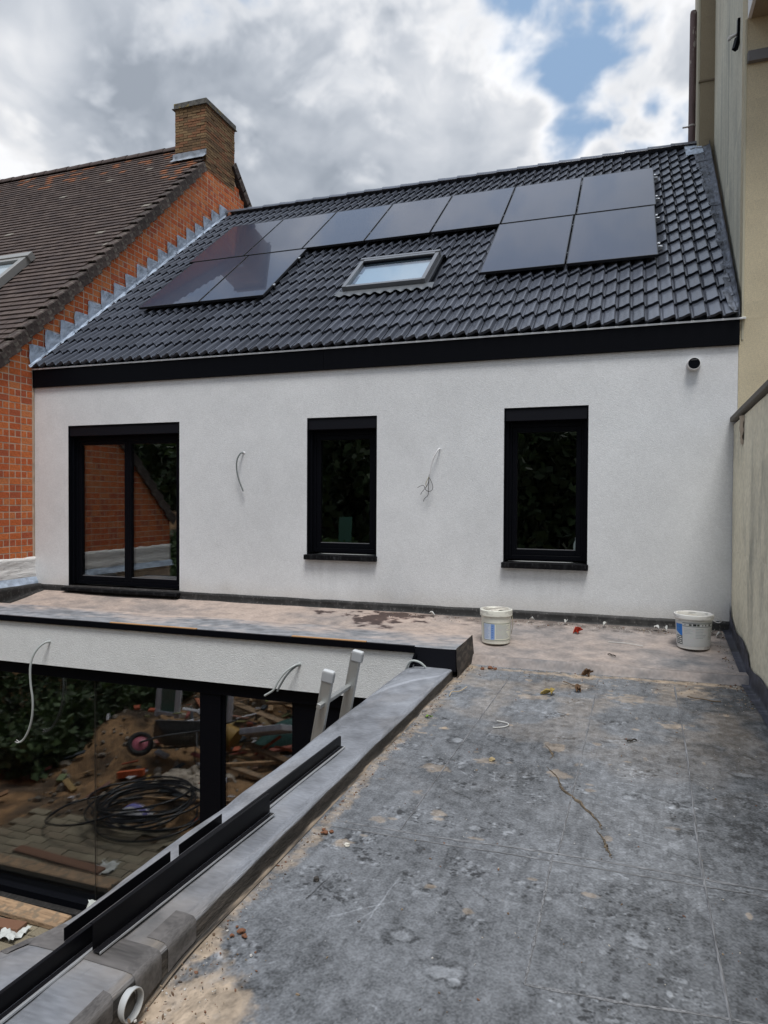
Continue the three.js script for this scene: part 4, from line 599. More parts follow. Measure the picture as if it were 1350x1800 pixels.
// kerb along the open side: membrane dressed over it
const KY = -1.473;
const kOut = (z) => 6.135 + 0.018 * fbm(z * 1.7, 3, 3) - 0.28 * sstep(5.75, 6.6, z) - 0.02 * sstep(4.6, 5.6, z);
function kerbAt(t, z, off = 0) {
  const xo = kOut(z), ins = 6.554 + 0.007 * fbm(z * 2.2, 7, 2), yy = KY + 0.008 * fbm(z * 2.1, 1, 3) + 0.002 * fbm(z * 8, t * 5, 3), cr = sstep(5.55, 6.05, z), rag = 0.005 * fbm(z * 5, t * 4 + 9, 3) + cr * sstep(0.62, 0.3, t) * (0.030 * fbm(z * 4.5 + t * 5, t * 7 - z * 2, 4) + 0.012 * Math.pow(1 - Math.abs(noise2(z * 5 + t * 9, t * 6 - z * 3)), 6)) + 0.004 * Math.pow(1 - Math.abs(noise2(z * 2.2 + t * 3, t * 5 - z)), 14), gp = Math.exp(-((z - 6.07) ** 2) / 0.03), dr = 0.05 * sstep(5.7, 6.4, z);
  const pr = [[xo - 0.02, -1.86 - dr], [xo - 0.016 + rag, -1.60 - dr], [xo - 0.006, -1.515], [xo + 0.010, yy - 0.014], [xo + 0.035, yy - 0.003 + rag * 0.4], [xo + 0.10, yy + rag * 0.5], [lerp(xo, ins, 0.5), yy + 0.004 + rag * 0.5], [ins - 0.05, yy + 0.003], [ins - 0.016, yy + 0.001], [ins - 0.005, yy - 0.004], [ins + 0.001, yy - 0.014], [ins + 0.003, yy - 0.05], [ins + 0.007 - 0.002 * gp, RY + 0.006 - 0.05 * gp], [ins + 0.026 - 0.015 * gp, RY + 0.002 - 0.06 * gp]];
  const f = t * (pr.length - 1), i = Math.min(pr.length - 2, Math.floor(f)), k = f - i, a = pr[i], b = pr[i + 1], dx = b[0] - a[0], dy = b[1] - a[1], l = Math.hypot(dx, dy) || 1;
  return [lerp(a[0], b[0], k) - dy / l * off * -1 * -1, lerp(a[1], b[1], k) + dx / l * off, z];
}
{
  const map = tex(512, 2048, (u, v) => {
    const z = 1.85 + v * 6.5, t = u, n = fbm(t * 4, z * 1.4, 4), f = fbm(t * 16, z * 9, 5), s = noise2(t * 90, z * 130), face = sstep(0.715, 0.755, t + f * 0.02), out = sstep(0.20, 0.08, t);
    let a = 0.205 + n * 0.09 + f * 0.09 + 0.03 * s; const scr = sstep(0.33, 0.40, fbm(t * 9 + z * 3, z * 0.9 + t * 2, 4)) * 0.10; a += scr;
    const d = clamp(sstep(5.3, 6.1, z) * (0.45 + n * 1.1) + 0.2 * sstep(0.1, 0.35, fbm(t * 5 + 4, z * 2, 4)));
    let c = [lerp(a * 0.95, 0.165 + f * 0.12, d), lerp(a, 0.145 + f * 0.10, d), lerp(a * 1.10, 0.125 + f * 0.08, d)];
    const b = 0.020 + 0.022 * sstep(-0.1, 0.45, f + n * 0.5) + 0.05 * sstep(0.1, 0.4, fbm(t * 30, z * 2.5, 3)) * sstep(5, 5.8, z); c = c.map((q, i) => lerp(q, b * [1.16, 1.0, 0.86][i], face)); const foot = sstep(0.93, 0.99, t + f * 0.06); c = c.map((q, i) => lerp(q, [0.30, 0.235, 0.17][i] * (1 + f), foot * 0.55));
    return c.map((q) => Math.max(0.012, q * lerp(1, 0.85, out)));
  }, { wrap: false });
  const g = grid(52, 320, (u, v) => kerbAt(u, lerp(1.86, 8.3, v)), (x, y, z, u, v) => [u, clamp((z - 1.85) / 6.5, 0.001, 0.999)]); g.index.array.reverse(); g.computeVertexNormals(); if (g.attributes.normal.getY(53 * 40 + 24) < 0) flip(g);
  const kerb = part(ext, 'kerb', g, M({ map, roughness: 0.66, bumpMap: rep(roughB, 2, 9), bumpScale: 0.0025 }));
  const patchM = M({ roughness: 0.8, map: tex(256, 256, (u, v) => { const a = 0.095 + 0.06 * fbm(u * 7, v * 7, 5) + 0.02 * noise2(u * 60, v * 60); return [a * 1.08, a, a * 0.96]; }) });
  for (const [za, zb, ta, tb] of [[5.70, 5.86, 0.52, 0.93], [5.89, 6.02, 0.30, 0.90], [6.12, 6.27, 0.55, 0.86], [5.965, 6.06, 0.10, 0.34]]) { const q = grid(30, 12, (u, v) => kerbAt(lerp(ta, tb, u), lerp(za, zb, v) + 0.02 * u, 0.0045 + 0.003 * (u < 0.05 || v < 0.05 || v > 0.95 ? -0.8 : 0)), (x, y, z, u, v) => [u * 0.6 + za * 3, v * 0.3]); q.index.array.reverse(); q.computeVertexNormals(); if (q.attributes.normal.getY(31 * 5 + 3) < 0) flip(q); part(kerb, 'membrane_patch', q, patchM); }
  // overflow pipe through the kerb
  const lat = new THREE.LatheGeometry([[0.0425, -0.14], [0.0425, 0.003], [0.0435, 0.005], [0.0465, 0.005], [0.0475, 0.003], [0.0475, -0.01]].map((q) => new THREE.Vector2(...q)), 40); lat.rotateZ(-Math.PI / 2); lat.translate(6.574, -1.528, 6.073);
  const pipe = part(ext, 'overflow_pipe', lat, M({ color: [0.44, 0.45, 0.45], roughness: 0.35 }));
  const ring = new THREE.TorusGeometry(0.0385, 0.0035, 10, 40); ring.rotateY(Math.PI / 2); ring.translate(6.552, -1.528, 6.073); part(pipe, 'inner_ring', ring, M({ color: [0.55, 0.56, 0.56], roughness: 0.35 }));
  const bore = new THREE.CylinderGeometry(0.04, 0.04, 0.003, 30); bore.rotateZ(Math.PI / 2); bore.translate(6.53, -1.528, 6.073); part(pipe, 'bore', bore, mat.room);
}

// ------------------------------------------------------------------ black folded profiles lying on the kerb
{
  const pm = P({ color: [0.0045, 0.0045, 0.006], roughness: 0.36, specularIntensity: 0.25 }), footM = P({ color: [0.010, 0.010, 0.012], roughness: 0.25, specularIntensity: 1 }), lipM = M({ color: [0.62, 0.63, 0.64], metalness: 0.6, roughness: 0.35 });
  // each: from (x, z) near to (x, z) far; upright web of height h, foot of width w on the right, a lip at the foot's edge
  function profile(name, label, [xa, za], [xb, zb], y, h, w, lipW, cuts = []) {
    const L = Math.hypot(xb - xa, zb - za), an = Math.atan2(xb - xa, za - zb), t = thing(name, [xa, y, za], label, 'metal profile', 'black folded metal profiles lying on the kerb'); t.rotation.y = -an;
    const add = (nm, g, m) => { const q = finish(new THREE.Mesh(g, m)); q.name = nm; t.add(q); };
    const bx = (x0, x1, y0, y1, z0, z1, r) => new RoundedBoxGeometry(x1 - x0, y1 - y0, z1 - z0, 1, r).translate((x0 + x1) / 2, (y0 + y1) / 2, (z0 + z1) / 2);
    let s = 0; for (const [c0, c1] of [...cuts, [L, L]]) { if (c0 - s > 0.01) add('web', bx(-0.0035, 0, 0.004, h, -c0, -s, 0.001), pm); s = c1; }
    add('foot', bx(0, w, 0, 0.004, -L, 0, 0.001), footM); add('lip', bx(w, w + lipW, -0.002, 0.006, -L, 0, 0.001), lipM);
    if (h > 0.06) add('top_fold', bx(-0.014, -0.0035, h - 0.004, h, -(cuts.length ? cuts[0][0] : L), 0, 0.001), pm);
    return t;
  }
  profile('metal_profile', 'longest black metal profile on the kerb, running past both other profiles', [6.285, 7.10], [6.385, 3.98], -1.463, 0.062, 0.020, 0.009);
  profile('metal_profile', 'tallest black metal profile on the kerb, lying over the middle of the longest one', [6.362, 6.00], [6.418, 4.92], -1.457, 0.092, 0.026, 0.003);
  profile('metal_profile', 'notched black metal profile on the kerb, on the side of the open courtyard', [6.232, 5.985], [6.262, 5.08], -1.463, 0.047, 0.046, 0.002, [[0.545, 0.60]]);
}
// ------------------------------------------------------------------ aluminium ladder leaning on the kerb
{
  const t = thing('ladder', [5.55, G, 3.40], 'aluminium ladder with two grey end caps leaning against the kerb from the courtyard', 'ladder'); const capM = M({ color: [0.36, 0.375, 0.39], roughness: 0.6 }), capTop = M({ color: [0.55, 0.57, 0.58], roughness: 0.5 });
  const dir = V3(0.62, 3.30, 0).normalize(); const at = (h, dz, dx = 0) => { const k = (h - G) / dir.y; return [6.150 - (-1.118 - h) * dir.x / dir.y + dx, h, 3.40 + dz]; };
  for (const [dz, dx, up] of [[-0.23, 0.022, 0.04], [0.22, 0, 0]]) {
    const a = at(G + 0.05, dz), b = at(-1.13 + up, dz, dx);
    const st = part(t, 'stile', (() => { const A = V3(...a), B = V3(...b), L = A.distanceTo(B), g = mergeGeometries([new RoundedBoxGeometry(0.076, L, 0.032, 1, 0.003), new RoundedBoxGeometry(0.010, L, 0.037, 1, 0.002).translate(-0.031, 0, 0), new RoundedBoxGeometry(0.010, L, 0.037, 1, 0.002).translate(0.031, 0, 0)].map(strip)); g.rotateZ(-Math.atan2(dir.x, dir.y)); g.translate((A.x + B.x) / 2, (A.y + B.y) / 2, (A.z + B.z) / 2); return g; })(), mat.alu);
    const c = at(-1.155 + up, dz, dx);
    const cap = (w, h, d, oy) => { const g = new RoundedBoxGeometry(w, h, d, 3, 0.012); g.translate(0, oy, 0); g.rotateZ(-Math.atan2(dir.x, dir.y)); g.translate(...c); return g; };
    part(st, 'end_cap', [cap(0.085, 0.075, 0.044, 0.0)], capM); part(st, 'cap_top', [cap(0.081, 0.024, 0.043, 0.034)], capTop);
  }
  for (let k = 0; k < 11; k++) { const h = -1.33 - k * 0.28; const a = at(h, 0.30), b = at(h, -0.26); part(t, 'rung', bar(a, b, 0.030, 0.030, 0.3, 0.003), mat.alu); }
}
// ------------------------------------------------------------------ cables sticking out of the walls
{
  const grey = M({ color: [0.21, 0.23, 0.23], roughness: 0.55 }), pale = M({ color: [0.40, 0.43, 0.42], roughness: 0.5 }), white = M({ color: [0.70, 0.70, 0.71], roughness: 0.5 }), dark = M({ color: [0.05, 0.05, 0.055], roughness: 0.6 });
  const c1 = thing('cable', [3.38, 0.12, 0.02], 'short grey curved cable end sticking out of the white wall between door and middle window', 'cable');
  part(c1, 'sheath', tube([[3.392, 0.590, -0.02], [3.372, 0.590, 0.035], [3.338, 0.52, 0.065], [3.325, 0.40, 0.065], [3.352, 0.26, 0.06], [3.412, 0.105, 0.05]], 0.0095), M({ color: [0.15, 0.17, 0.17], roughness: 0.55 }));
  part(c1, 'filler', new THREE.SphereGeometry(0.022, 10, 8).scale(1, 0.8, 0.35).translate(3.392, 0.592, 0.0), white);
  const c2 = thing('cable', [5.88, 0.05, 0.02], 'white cable with frayed bare wires hanging from the wall between the two narrow windows', 'cable');
  part(c2, 'sheath', tube([[5.950, 0.592, -0.02], [5.945, 0.590, 0.03], [5.915, 0.54, 0.05], [5.876, 0.455, 0.055], [5.852, 0.36, 0.055], [5.838, 0.30, 0.055]], 0.0088), white);
  part(c2, 'wire', tube([[5.838, 0.30, 0.055], [5.836, 0.275, 0.055], [5.865, 0.215, 0.06], [5.882, 0.165, 0.06], [5.872, 0.12, 0.055], [5.835, 0.105, 0.05], [5.795, 0.125, 0.05], [5.778, 0.165, 0.05], [5.758, 0.175, 0.05], [5.70, 0.150, 0.06]], 0.0032, 60, 6), dark);
  part(c2, 'wire', tube([[5.834, 0.275, 0.055], [5.825, 0.20, 0.05], [5.80, 0.15, 0.06], [5.755, 0.10, 0.055], [5.735, 0.07, 0.05]], 0.0032, 30, 6), dark);
  part(c2, 'wire', tube([[5.836, 0.275, 0.055], [5.838, 0.20, 0.07], [5.830, 0.13, 0.06], [5.822, 0.06, 0.05], [5.78, 0.02, 0.05], [5.770, -0.01, 0.05]], 0.0032, 30, 6), dark);
  part(c2, 'wire', tube([[5.836, 0.275, 0.055], [5.815, 0.23, 0.06], [5.80, 0.19, 0.06], [5.808, 0.16, 0.05]], 0.003, 20, 6), M({ color: [0.3, 0.26, 0.08], roughness: 0.6 }));
  const c3 = thing('cable', [1.95, -2.65, 1.87], 'long grey cable dangling from the white band in front of the big dark glass', 'cable');
  part(c3, 'sheath', tube([[2.098, -1.548, 1.84], [2.080, -1.545, 1.885], [2.035, -1.585, 1.93], [1.985, -1.68, 1.97], [1.965, -1.80, 1.99], [1.968, -1.98, 1.99], [1.985, -2.16, 1.98], [1.965, -2.34, 1.97], [1.905, -2.50, 1.96], [1.815, -2.62, 1.95], [1.775, -2.645, 1.95]], 0.0115, 70), pale);
  for (const [dx, dy] of [[-0.05, 0.02], [-0.07, -0.005], [-0.05, -0.012]]) part(c3, 'wire', tube([[1.785, -2.642, 1.95], [1.765, -2.648 + dy * 0.3, 1.95], [1.775 + dx, -2.645 + dy, 1.95]], 0.003, 12, 5), white);
  const c4 = thing('cable', [4.92, -1.86, 1.87], 'pair of short grey cables sticking out of the white band near the ladder', 'cable');
  part(c4, 'sheath', tube([[5.085, -1.545, 1.84], [5.060, -1.548, 1.90], [4.99, -1.60, 1.96], [4.92, -1.70, 1.99], [4.885, -1.77, 2.0], [4.79, -1.835, 2.0]], 0.010), pale);
  part(c4, 'sheath', tube([[5.090, -1.555, 1.84], [5.062, -1.560, 1.885], [5.00, -1.625, 1.94], [4.94, -1.72, 1.96], [4.905, -1.79, 1.97]], 0.010), grey);
  const c5 = thing('cable', [6.2, -1.47, 1.9], 'looped grey and black cable stub in the corner where band and kerb meet', 'cable');
  part(c5, 'sheath', tube([[6.13, -1.60, 1.90], [6.16, -1.47, 1.93], [6.21, -1.405, 1.95], [6.28, -1.415, 1.94], [6.33, -1.455, 1.93]], 0.010), pale);
  part(c5, 'sheath', tube([[6.225, -1.36, 1.875], [6.205, -1.42, 1.89], [6.175, -1.50, 1.90], [6.15, -1.62, 1.90]], 0.016), mat.black);
}
// ------------------------------------------------------------------ the two buckets by the wall
function bucket(at, label, body, H, rb, rt, lidded, rimM, bodyM, labelTex, turn, seed) {
  const t = thing('bucket', at, label, 'bucket'); const raw = (name, g, m, par = t) => { const q = finish(new THREE.Mesh(g, m)); q.name = name; par.add(q); return q; };
  const r = (y) => lerp(rb, rt, y / H), L = (pts, n = 48) => new THREE.LatheGeometry(pts.map((q) => new THREE.Vector2(...q)), n);
  raw('body', L([[0.001, 0.004], [rb - 0.012, 0.004], [rb - 0.004, 0.001], [rb, 0.008], [r(H * 0.8), H * 0.8], [rt, H], [rt - 0.004, H], [r(H * 0.8) - 0.006, H * 0.78]]), bodyM);
  const rim = rt + 0.012, hr = lidded ? 0.062 : 0.045;
  raw('rim', L([[r(H - hr) + 0.001, H - hr - 0.006], [rim - 0.002, H - hr], [rim, H - hr + 0.006], [rim, H - 0.006], [rim - 0.005, H], [rt - 0.010, H], [rt - 0.014, H - 0.012], [rt - 0.016, H - 0.05]]), rimM);
  const y0 = H * 0.10, y1 = H * (lidded ? 0.64 : 0.80), lg = new THREE.CylinderGeometry(r(y1) + 0.0016, r(y0) + 0.0016, y1 - y0, 64, 1, true, 0, Math.PI * 2); lg.translate(0, (y0 + y1) / 2, 0);
  const q = raw('printed_label', lg, M({ map: labelTex, roughness: 0.5 })); q.rotation.y = turn;
  const rr = rng(seed), fill = grid(28, 8, (u, v) => { const a = u * Math.PI * 2, k = v * (rt - 0.014); return [Math.cos(a) * k, H - (lidded ? 0.022 : 0.055) + 0.020 * fbm(Math.cos(a) * k * 16 + seed, Math.sin(a) * k * 16, 3) + 0.02 * v * v, Math.sin(a) * k]; }); fill.index.array.reverse(); fill.computeVertexNormals(); if (fill.attributes.normal.getY(100) < 0) flip(fill);
  raw('plaster_residue', fill, M({ roughness: 0.95, map: tex(128, 128, (u, v) => { const a = 0.42 + 0.35 * fbm(u * 7 + seed, v * 7, 4); return [a, a * 0.94, a * 0.82]; }) }));
  return [t, raw];
}
{
  const lab = (draw) => { const c = document.createElement('canvas'); c.width = 1024; c.height = 256; const g = c.getContext('2d'); draw(g, 1024, 256); const r = rng(3); for (let i = 0; i < 900; i++) { g.fillStyle = `rgba(${150 + r() * 80},${145 + r() * 80},${130 + r() * 80},${0.25 * r()})`; g.fillRect(r() * 1024, r() * 256, r() * 26, r() * 8); } const t = new THREE.CanvasTexture(c); t.colorSpace = THREE.SRGBColorSpace; t.magFilter = THREE.LinearFilter; return t; };
  const lines = (g, x, y, w, h, n, col) => { const r = rng(Math.round(x + y)); g.fillStyle = col; for (let i = 0; i < n; i++) g.fillRect(x, y + (i + 0.25) * h / n, w * (0.62 + 0.38 * r()), h / n * 0.36); };
  const l1 = lab((g, w, h) => { g.fillStyle = '#dcdccd'; g.fillRect(0, 0, w, h); for (const o of [0, 512]) { g.fillStyle = '#c6d2e4'; g.fillRect(o + 30, 14, 120, 226); lines(g, o + 38, 26, 74, 200, 12, '#8ea6cc'); g.fillStyle = '#7d9fd8'; g.fillRect(o + 122, 20, 44, 214); lines(g, o + 132, 30, 22, 190, 6, '#5478b8'); lines(g, o + 180, 24, 190, 200, 13, '#8d95a4'); g.strokeStyle = '#565b52'; g.lineWidth = 7; g.strokeRect(o + 24, 12, 368, 232); g.fillStyle = '#b5bac2'; g.fillRect(o + 412, 20, 60, 150); g.fillStyle = '#6c7068'; g.fillRect(o + 424, 176, 40, 44); } g.fillStyle = '#2c2c2c'; g.fillRect(300, 110, 9, 16); });
  const ivory = M({ roughness: 0.5, map: tex(256, 128, (u, v) => { const a = 0.80 - 0.22 * sstep(0.15, 0.4, fbm(u * 12, v * 8, 4)); return [a, a * 0.985, a * 0.88]; }) });
  const glue = M({ roughness: 0.5, map: tex(256, 256, (u, v) => { const s = sstep(0.60, 0.66, v + 0.02 * fbm(u * 9, v * 3, 2)) * sstep(0.78, 0.74, v) ; const a = 0.76 - 0.1 * fbm(u * 9, v * 9, 3); return [lerp(a, 0.22, s), lerp(a * 0.98, 0.18, s), lerp(a * 0.86, 0.07, s)]; }) });
  const BX1 = 6.75, BZ1 = 0.81, BX2 = 8.59, BZ2 = 0.58;
  const b1 = bucket([BX1, upY(BX1, BZ1) + 0.002, BZ1], 'cream lidded bucket with blue and grey print, standing near the corner of the kerb', 0, 0.335, 0.140, 0.149, true, ivory, glue, l1, 2.2, 17);
  b1[1]('handle', tube([[0.155, 0.29, 0.02], [0.172, 0.25, 0.05], [0.176, 0.18, 0.065], [0.165, 0.13, 0.06], [0.160, 0.10, 0.03]], 0.0028, 24, 6), M({ color: [0.28, 0.25, 0.17], roughness: 0.6 }));
  const l2 = lab((g, w, h) => { g.fillStyle = '#cfd1d0'; g.fillRect(0, 0, w, h); for (const o of [0, 512]) { g.fillStyle = '#1f78d0'; g.fillRect(o + 20, 30, 92, 120); g.fillStyle = '#cfd3d2'; g.beginPath(); g.moveTo(o + 20, 110); g.lineTo(o + 112, 160); g.lineTo(o + 112, 180); g.lineTo(o + 20, 180); g.fill(); g.fillStyle = '#75797a'; g.fillRect(o + 20, 150, 92, 96); g.fillStyle = '#e4e6e4'; for (let i = 0; i < 4; i++) { g.fillRect(o + 26 + (i % 2) * 10, 160 + i * 20, 26, 9); g.fillRect(o + 66 + (i % 2) * 8, 164 + i * 20, 28, 9); } g.fillStyle = '#2f3434'; for (let i = 0; i < 4; i++) { g.fillRect(o + 30, 170 + i * 20, 22, 7); g.fillRect(o + 72, 174 + i * 20, 24, 7); } g.strokeStyle = '#39434a'; g.lineWidth = 5; g.beginPath(); g.moveTo(o + 116, 12); g.lineTo(o + 500, 12); g.moveTo(o + 116, 46); g.lineTo(o + 500, 46); g.stroke(); g.fillStyle = '#20262a'; for (const [x, a, b] of [[140, 18, 6], [180, 24, 24], [216, 30, 30], [252, 28, 22], [300, 18, 8], [330, 24, 10], [372, 26, 20]]) g.fillRect(o + x, 16 + (34 - a) / 2, b, a * 0.7); lines(g, o + 132, 70, 90, 60, 4, '#b4b8bb'); lines(g, o + 240, 64, 110, 110, 7, '#a4a9ae'); lines(g, o + 370, 66, 100, 120, 8, '#aaa9a2'); } });
  const white = M({ roughness: 0.5, map: tex(256, 128, (u, v) => { const a = 0.78 - 0.24 * sstep(0.05, 0.4, fbm(u * 14, v * 8, 4)); return [a, a * 0.99, a * 0.95]; }) });
  const b2 = bucket([BX2, upY(BX2, BZ2) + 0.002, BZ2], 'open white bucket with a blue corner on its label, standing near the cream party wall', 0, 0.325, 0.143, 0.164, false, white, white, l2, 1.7, 23);
  b2[1]('handle', tube([[0.172, 0.30, 0.0], [0.20, 0.29, -0.02], [0.235, 0.265, -0.05], [0.245, 0.245, -0.07], [0.222, 0.232, -0.085], [0.175, 0.25, -0.09]], 0.004, 30, 6), M({ color: [0.62, 0.62, 0.62], roughness: 0.5 }));
}
// ------------------------------------------------------------------ litter on the roofs
{
  const lowT = (x, z) => RY + 0.010 * fbm(x * 1.8, z * 1.6, 3), r = rng(71);
  const floor = (x, z) => (z < 1.2 ? upY(x, z) : lowT(x, z));
  const leafG = (L, W2, curl, sd) => flip(grid(8, 6, (u, v) => { const w = Math.sin(Math.PI * Math.pow(u, 0.8)) * W2, o = (v - 0.5) * w; return [(u - 0.5) * L, 0.006 + curl * Math.abs(o) * 2 + 0.012 * noise2(u * 4 + sd, v * 3) + curl * 0.4 * u * u * L, o]; }));
  function bit(name, cat, label, g, m, x, z, turn = 0, group, lift = 0) { g.rotateY(turn); g.translate(x, floor(x, z) + 0.003 + lift, z); return solo(name, g, m, label, cat, group); }
  const brown = M({ color: [0.13, 0.075, 0.04], roughness: 0.9 }), yel = M({ color: [0.34, 0.26, 0.08], roughness: 0.7 }), green = M({ color: [0.18, 0.30, 0.05], roughness: 0.7 }), wood = M({ color: [0.16, 0.12, 0.085], roughness: 0.9 }), redM = M({ color: [0.50, 0.05, 0.02], roughness: 0.5 }), whiteM = M({ color: [0.55, 0.55, 0.53], roughness: 0.6 });
  bit('dry_leaf', 'leaf', 'yellow curled leaf lying on the grey roof behind the split seam', merge([leafG(0.12, 0.05, 0.5, 1), leafG(0.09, 0.04, 0.7, 2).rotateY(0.9).translate(0.04, 0.01, 0.015)]), yel, 7.39, 2.10, 0.5);
  bit('dry_leaf', 'leaf', 'brown curled leaf with a pale stalk beside the step in the roof', merge([leafG(0.11, 0.05, 0.8, 5), leafG(0.08, 0.05, 0.9, 6).rotateY(1.8)]), brown, 7.66, 1.36, 0.3);
  bit('dry_leaf', 'leaf', 'small bright green leaf at the foot of the kerb', leafG(0.055, 0.03, 0.2, 8), green, 6.66, 3.02, 0.2);
  bit('dry_leaf', 'leaf', 'dark brown leaf crumpled on the roof below the brown leaf', merge([leafG(0.09, 0.05, 0.9, 12), leafG(0.06, 0.03, 0.9, 13).rotateY(1.2)]), brown, 7.62, 1.92, 1.2);
  bit('plastic_scrap', 'litter', 'crumpled red plastic scrap lying near the wall between the buckets', merge([leafG(0.10, 0.06, 1.0, 15), leafG(0.07, 0.06, 1.1, 16).rotateY(1.4)]), redM, 7.52, 0.40, 0.2);
  bit('cable_scrap', 'litter', 'thin white curved strip lying on the grey roof in front of the yellow leaf', tube([[-0.06, 0.004, -0.07], [0.02, 0.006, -0.035], [0.03, 0.008, 0.02], [-0.005, 0.005, 0.06], [-0.06, 0.004, 0.085]], 0.0042, 40, 6), whiteM, 7.19, 3.00, 0);
  bit('cable_scrap', 'litter', 'long pale strip lying on the pink dusted deck between the buckets', tube([[-0.16, 0.004, -0.03], [0, 0.01, 0.0], [0.16, 0.004, 0.06]], 0.0035, 30, 6), whiteM, 7.98, 0.62, 0);
  bit('cable_scrap', 'litter', 'pale bent strip lying in the dirt at the foot of the kerb', tube([[-0.03, 0.005, 0.09], [-0.02, 0.02, 0.02], [0.03, 0.014, -0.03], [0.08, 0.02, -0.16]], 0.004, 40, 6), M({ color: [0.45, 0.36, 0.24], roughness: 0.8 }), 6.69, 2.35, 0.1);
  const twig = (L, sd) => tube([0, 0.25, 0.5, 0.75, 1].map((t) => [(t - 0.5) * L, 0.008 + 0.01 * Math.abs(noise2(t * 5, sd)), 0.06 * L * noise2(t * 3 + sd, 4)]), 0.0055, 24, 6);
  bit('twig', 'twig', 'short thick twig lying near the party wall in front of the step', twig(0.24, 3), wood, 8.56, 1.86, -0.22);
  bit('twig', 'twig', 'thin twig pointing away from the step beside the brown leaf', twig(0.22, 5), wood, 7.56, 1.78, -0.85);
  bit('twig', 'twig', 'dark stubby twig lying on the dusted deck between the buckets', twig(0.09, 6), M({ color: [0.03, 0.025, 0.02], roughness: 0.9 }), 7.86, 0.98, -0.6);
  bit('twig', 'twig', 'small dark stick on the grey roof towards the party wall', twig(0.075, 9), M({ color: [0.03, 0.025, 0.02], roughness: 0.9 }), 8.02, 3.05, 0.7);
  const clod = (R, sd, fl = 0.6) => { const g = new THREE.IcosahedronGeometry(R, 2), p = g.attributes.position; for (let i = 0; i < p.count; i++) { const x = p.getX(i), y = p.getY(i), z = p.getZ(i), k = 1 + 0.55 * noise3(x / R * 1.3 + sd, y / R * 1.3, z / R * 1.3); p.setXYZ(i, x * k, y * k * fl + R * 0.4, z * k); } g.computeVertexNormals(); return g; };
  const earth = M({ color: [0.20, 0.12, 0.065], roughness: 1 }), rustM = M({ color: [0.17, 0.075, 0.04], roughness: 1 });
  bit('dirt_clod', 'dirt', 'reddish clod of dirt against the kerb nearest the sandy corner', merge([clod(0.014, 1, 0.5), clod(0.010, 2).translate(0.025, 0, 0.02), clod(0.008, 3).translate(-0.02, 0, 0.03), clod(0.006, 31).translate(-0.03, 0, -0.02)]), rustM, 6.68, 5.62);
  bit('dirt_clod', 'dirt', 'brown clod of dirt at the foot of the kerb beside the tall profile', merge([clod(0.015, 4, 0.5), clod(0.010, 5).translate(0.025, 0, -0.02), clod(0.007, 6).translate(-0.02, 0, -0.03)]), rustM, 6.66, 4.84);
  bit('mortar_crumb', 'debris', 'small white mortar crumb on the grey roof right of the brown clod', clod(0.013, 7, 0.5), M({ color: [0.6, 0.57, 0.5], roughness: 1 }), 6.80, 4.91);
  bit('mortar_crumb', 'debris', 'dark round pebble on the grey roof near the kerb', clod(0.012, 9, 0.8), M({ color: [0.05, 0.045, 0.04], roughness: 0.9 }), 6.79, 5.22);
  bit('mortar_crumb', 'debris', 'yellowish stone crumb lying left of the split seam', clod(0.016, 11, 0.7), M({ color: [0.36, 0.28, 0.15], roughness: 1 }), 7.23, 3.68);
  bit('dirt_clod', 'dirt', 'reddish brown lump where kerb and step meet', merge([clod(0.026, 14, 0.5), clod(0.017, 15).translate(0.05, 0, 0.01), clod(0.020, 16, 0.5).translate(-0.06, 0, 0.05)]), rustM, 6.80, 1.40);
  // crumbs too small to count
  const crumb = (R, sd) => { const g = new THREE.IcosahedronGeometry(R, 0); const p = g.attributes.position; for (let i = 0; i < p.count; i++) { const k = 0.75 + 0.5 * Math.abs(noise3(p.getX(i) / R + sd, p.getY(i) / R, p.getZ(i) / R)); p.setXYZ(i, p.getX(i) * k, p.getY(i) * k * 0.6, p.getZ(i) * k); } return g; };
  const n = 2600, im = new THREE.InstancedMesh(crumb(1, 3), M({ color: [1, 1, 1], roughness: 1 }), n), m4 = new THREE.Matrix4(), cols = [[0.24, 0.18, 0.12], [0.15, 0.10, 0.065], [0.40, 0.37, 0.32], [0.09, 0.075, 0.065], [0.50, 0.48, 0.45], [0.18, 0.09, 0.055]];
  for (let i = 0; i < n; i++) {
    let x, z, s = 0.0018 + 0.0045 * Math.pow(r(), 4); const q = r();
    if (q < 0.26) { z = 1.35 + r() * 5.2; x = 6.585 + Math.abs(r() + r() - 1) * 0.10; s *= 1.2; } else if (q < 0.42) { x = 6.6 + r() * 2.35; z = 1.30 + Math.pow(r(), 2) * 0.5; s *= 1.2; } else if (q < 0.62) { x = 4.6 + Math.sqrt(r()) * 4.35; z = 0.105 + Math.pow(r(), 2) * 0.16; s *= 1.6; } else if (q < 0.70) { x = 8.90 - Math.abs(r() + r() - 1) * 0.12; z = 0.1 + r() * 1.9; s *= 1.5; } else if (q < 0.78) { x = 6.58 + r() * 0.26; z = 5.7 + r() * 0.6; s *= 1.2; } else { x = 6.7 + r() * 2.2; z = 1.4 + Math.pow(r(), 1.3) * 5; }
    m4.compose(V3(x, floor(x, z) + s * 0.3, z), new THREE.Quaternion().setFromEuler(new THREE.Euler(r() * 3, r() * 6, r() * 3)), V3(s, s * (0.6 + r() * 0.5), s * (0.7 + r() * 0.8))); im.setMatrixAt(i, m4); const c = cols[q > 0.42 && q < 0.62 && r() < 0.25 ? 4 : Math.floor(r() * 6)]; im.setColorAt(i, new THREE.Color().setRGB(...c));
  }
  im.name = 'grit'; finish(im); scene.add(im); tag(im, 'scattered crumbs of dirt and mortar on the flat roofs', 'grit', null, 'stuff');
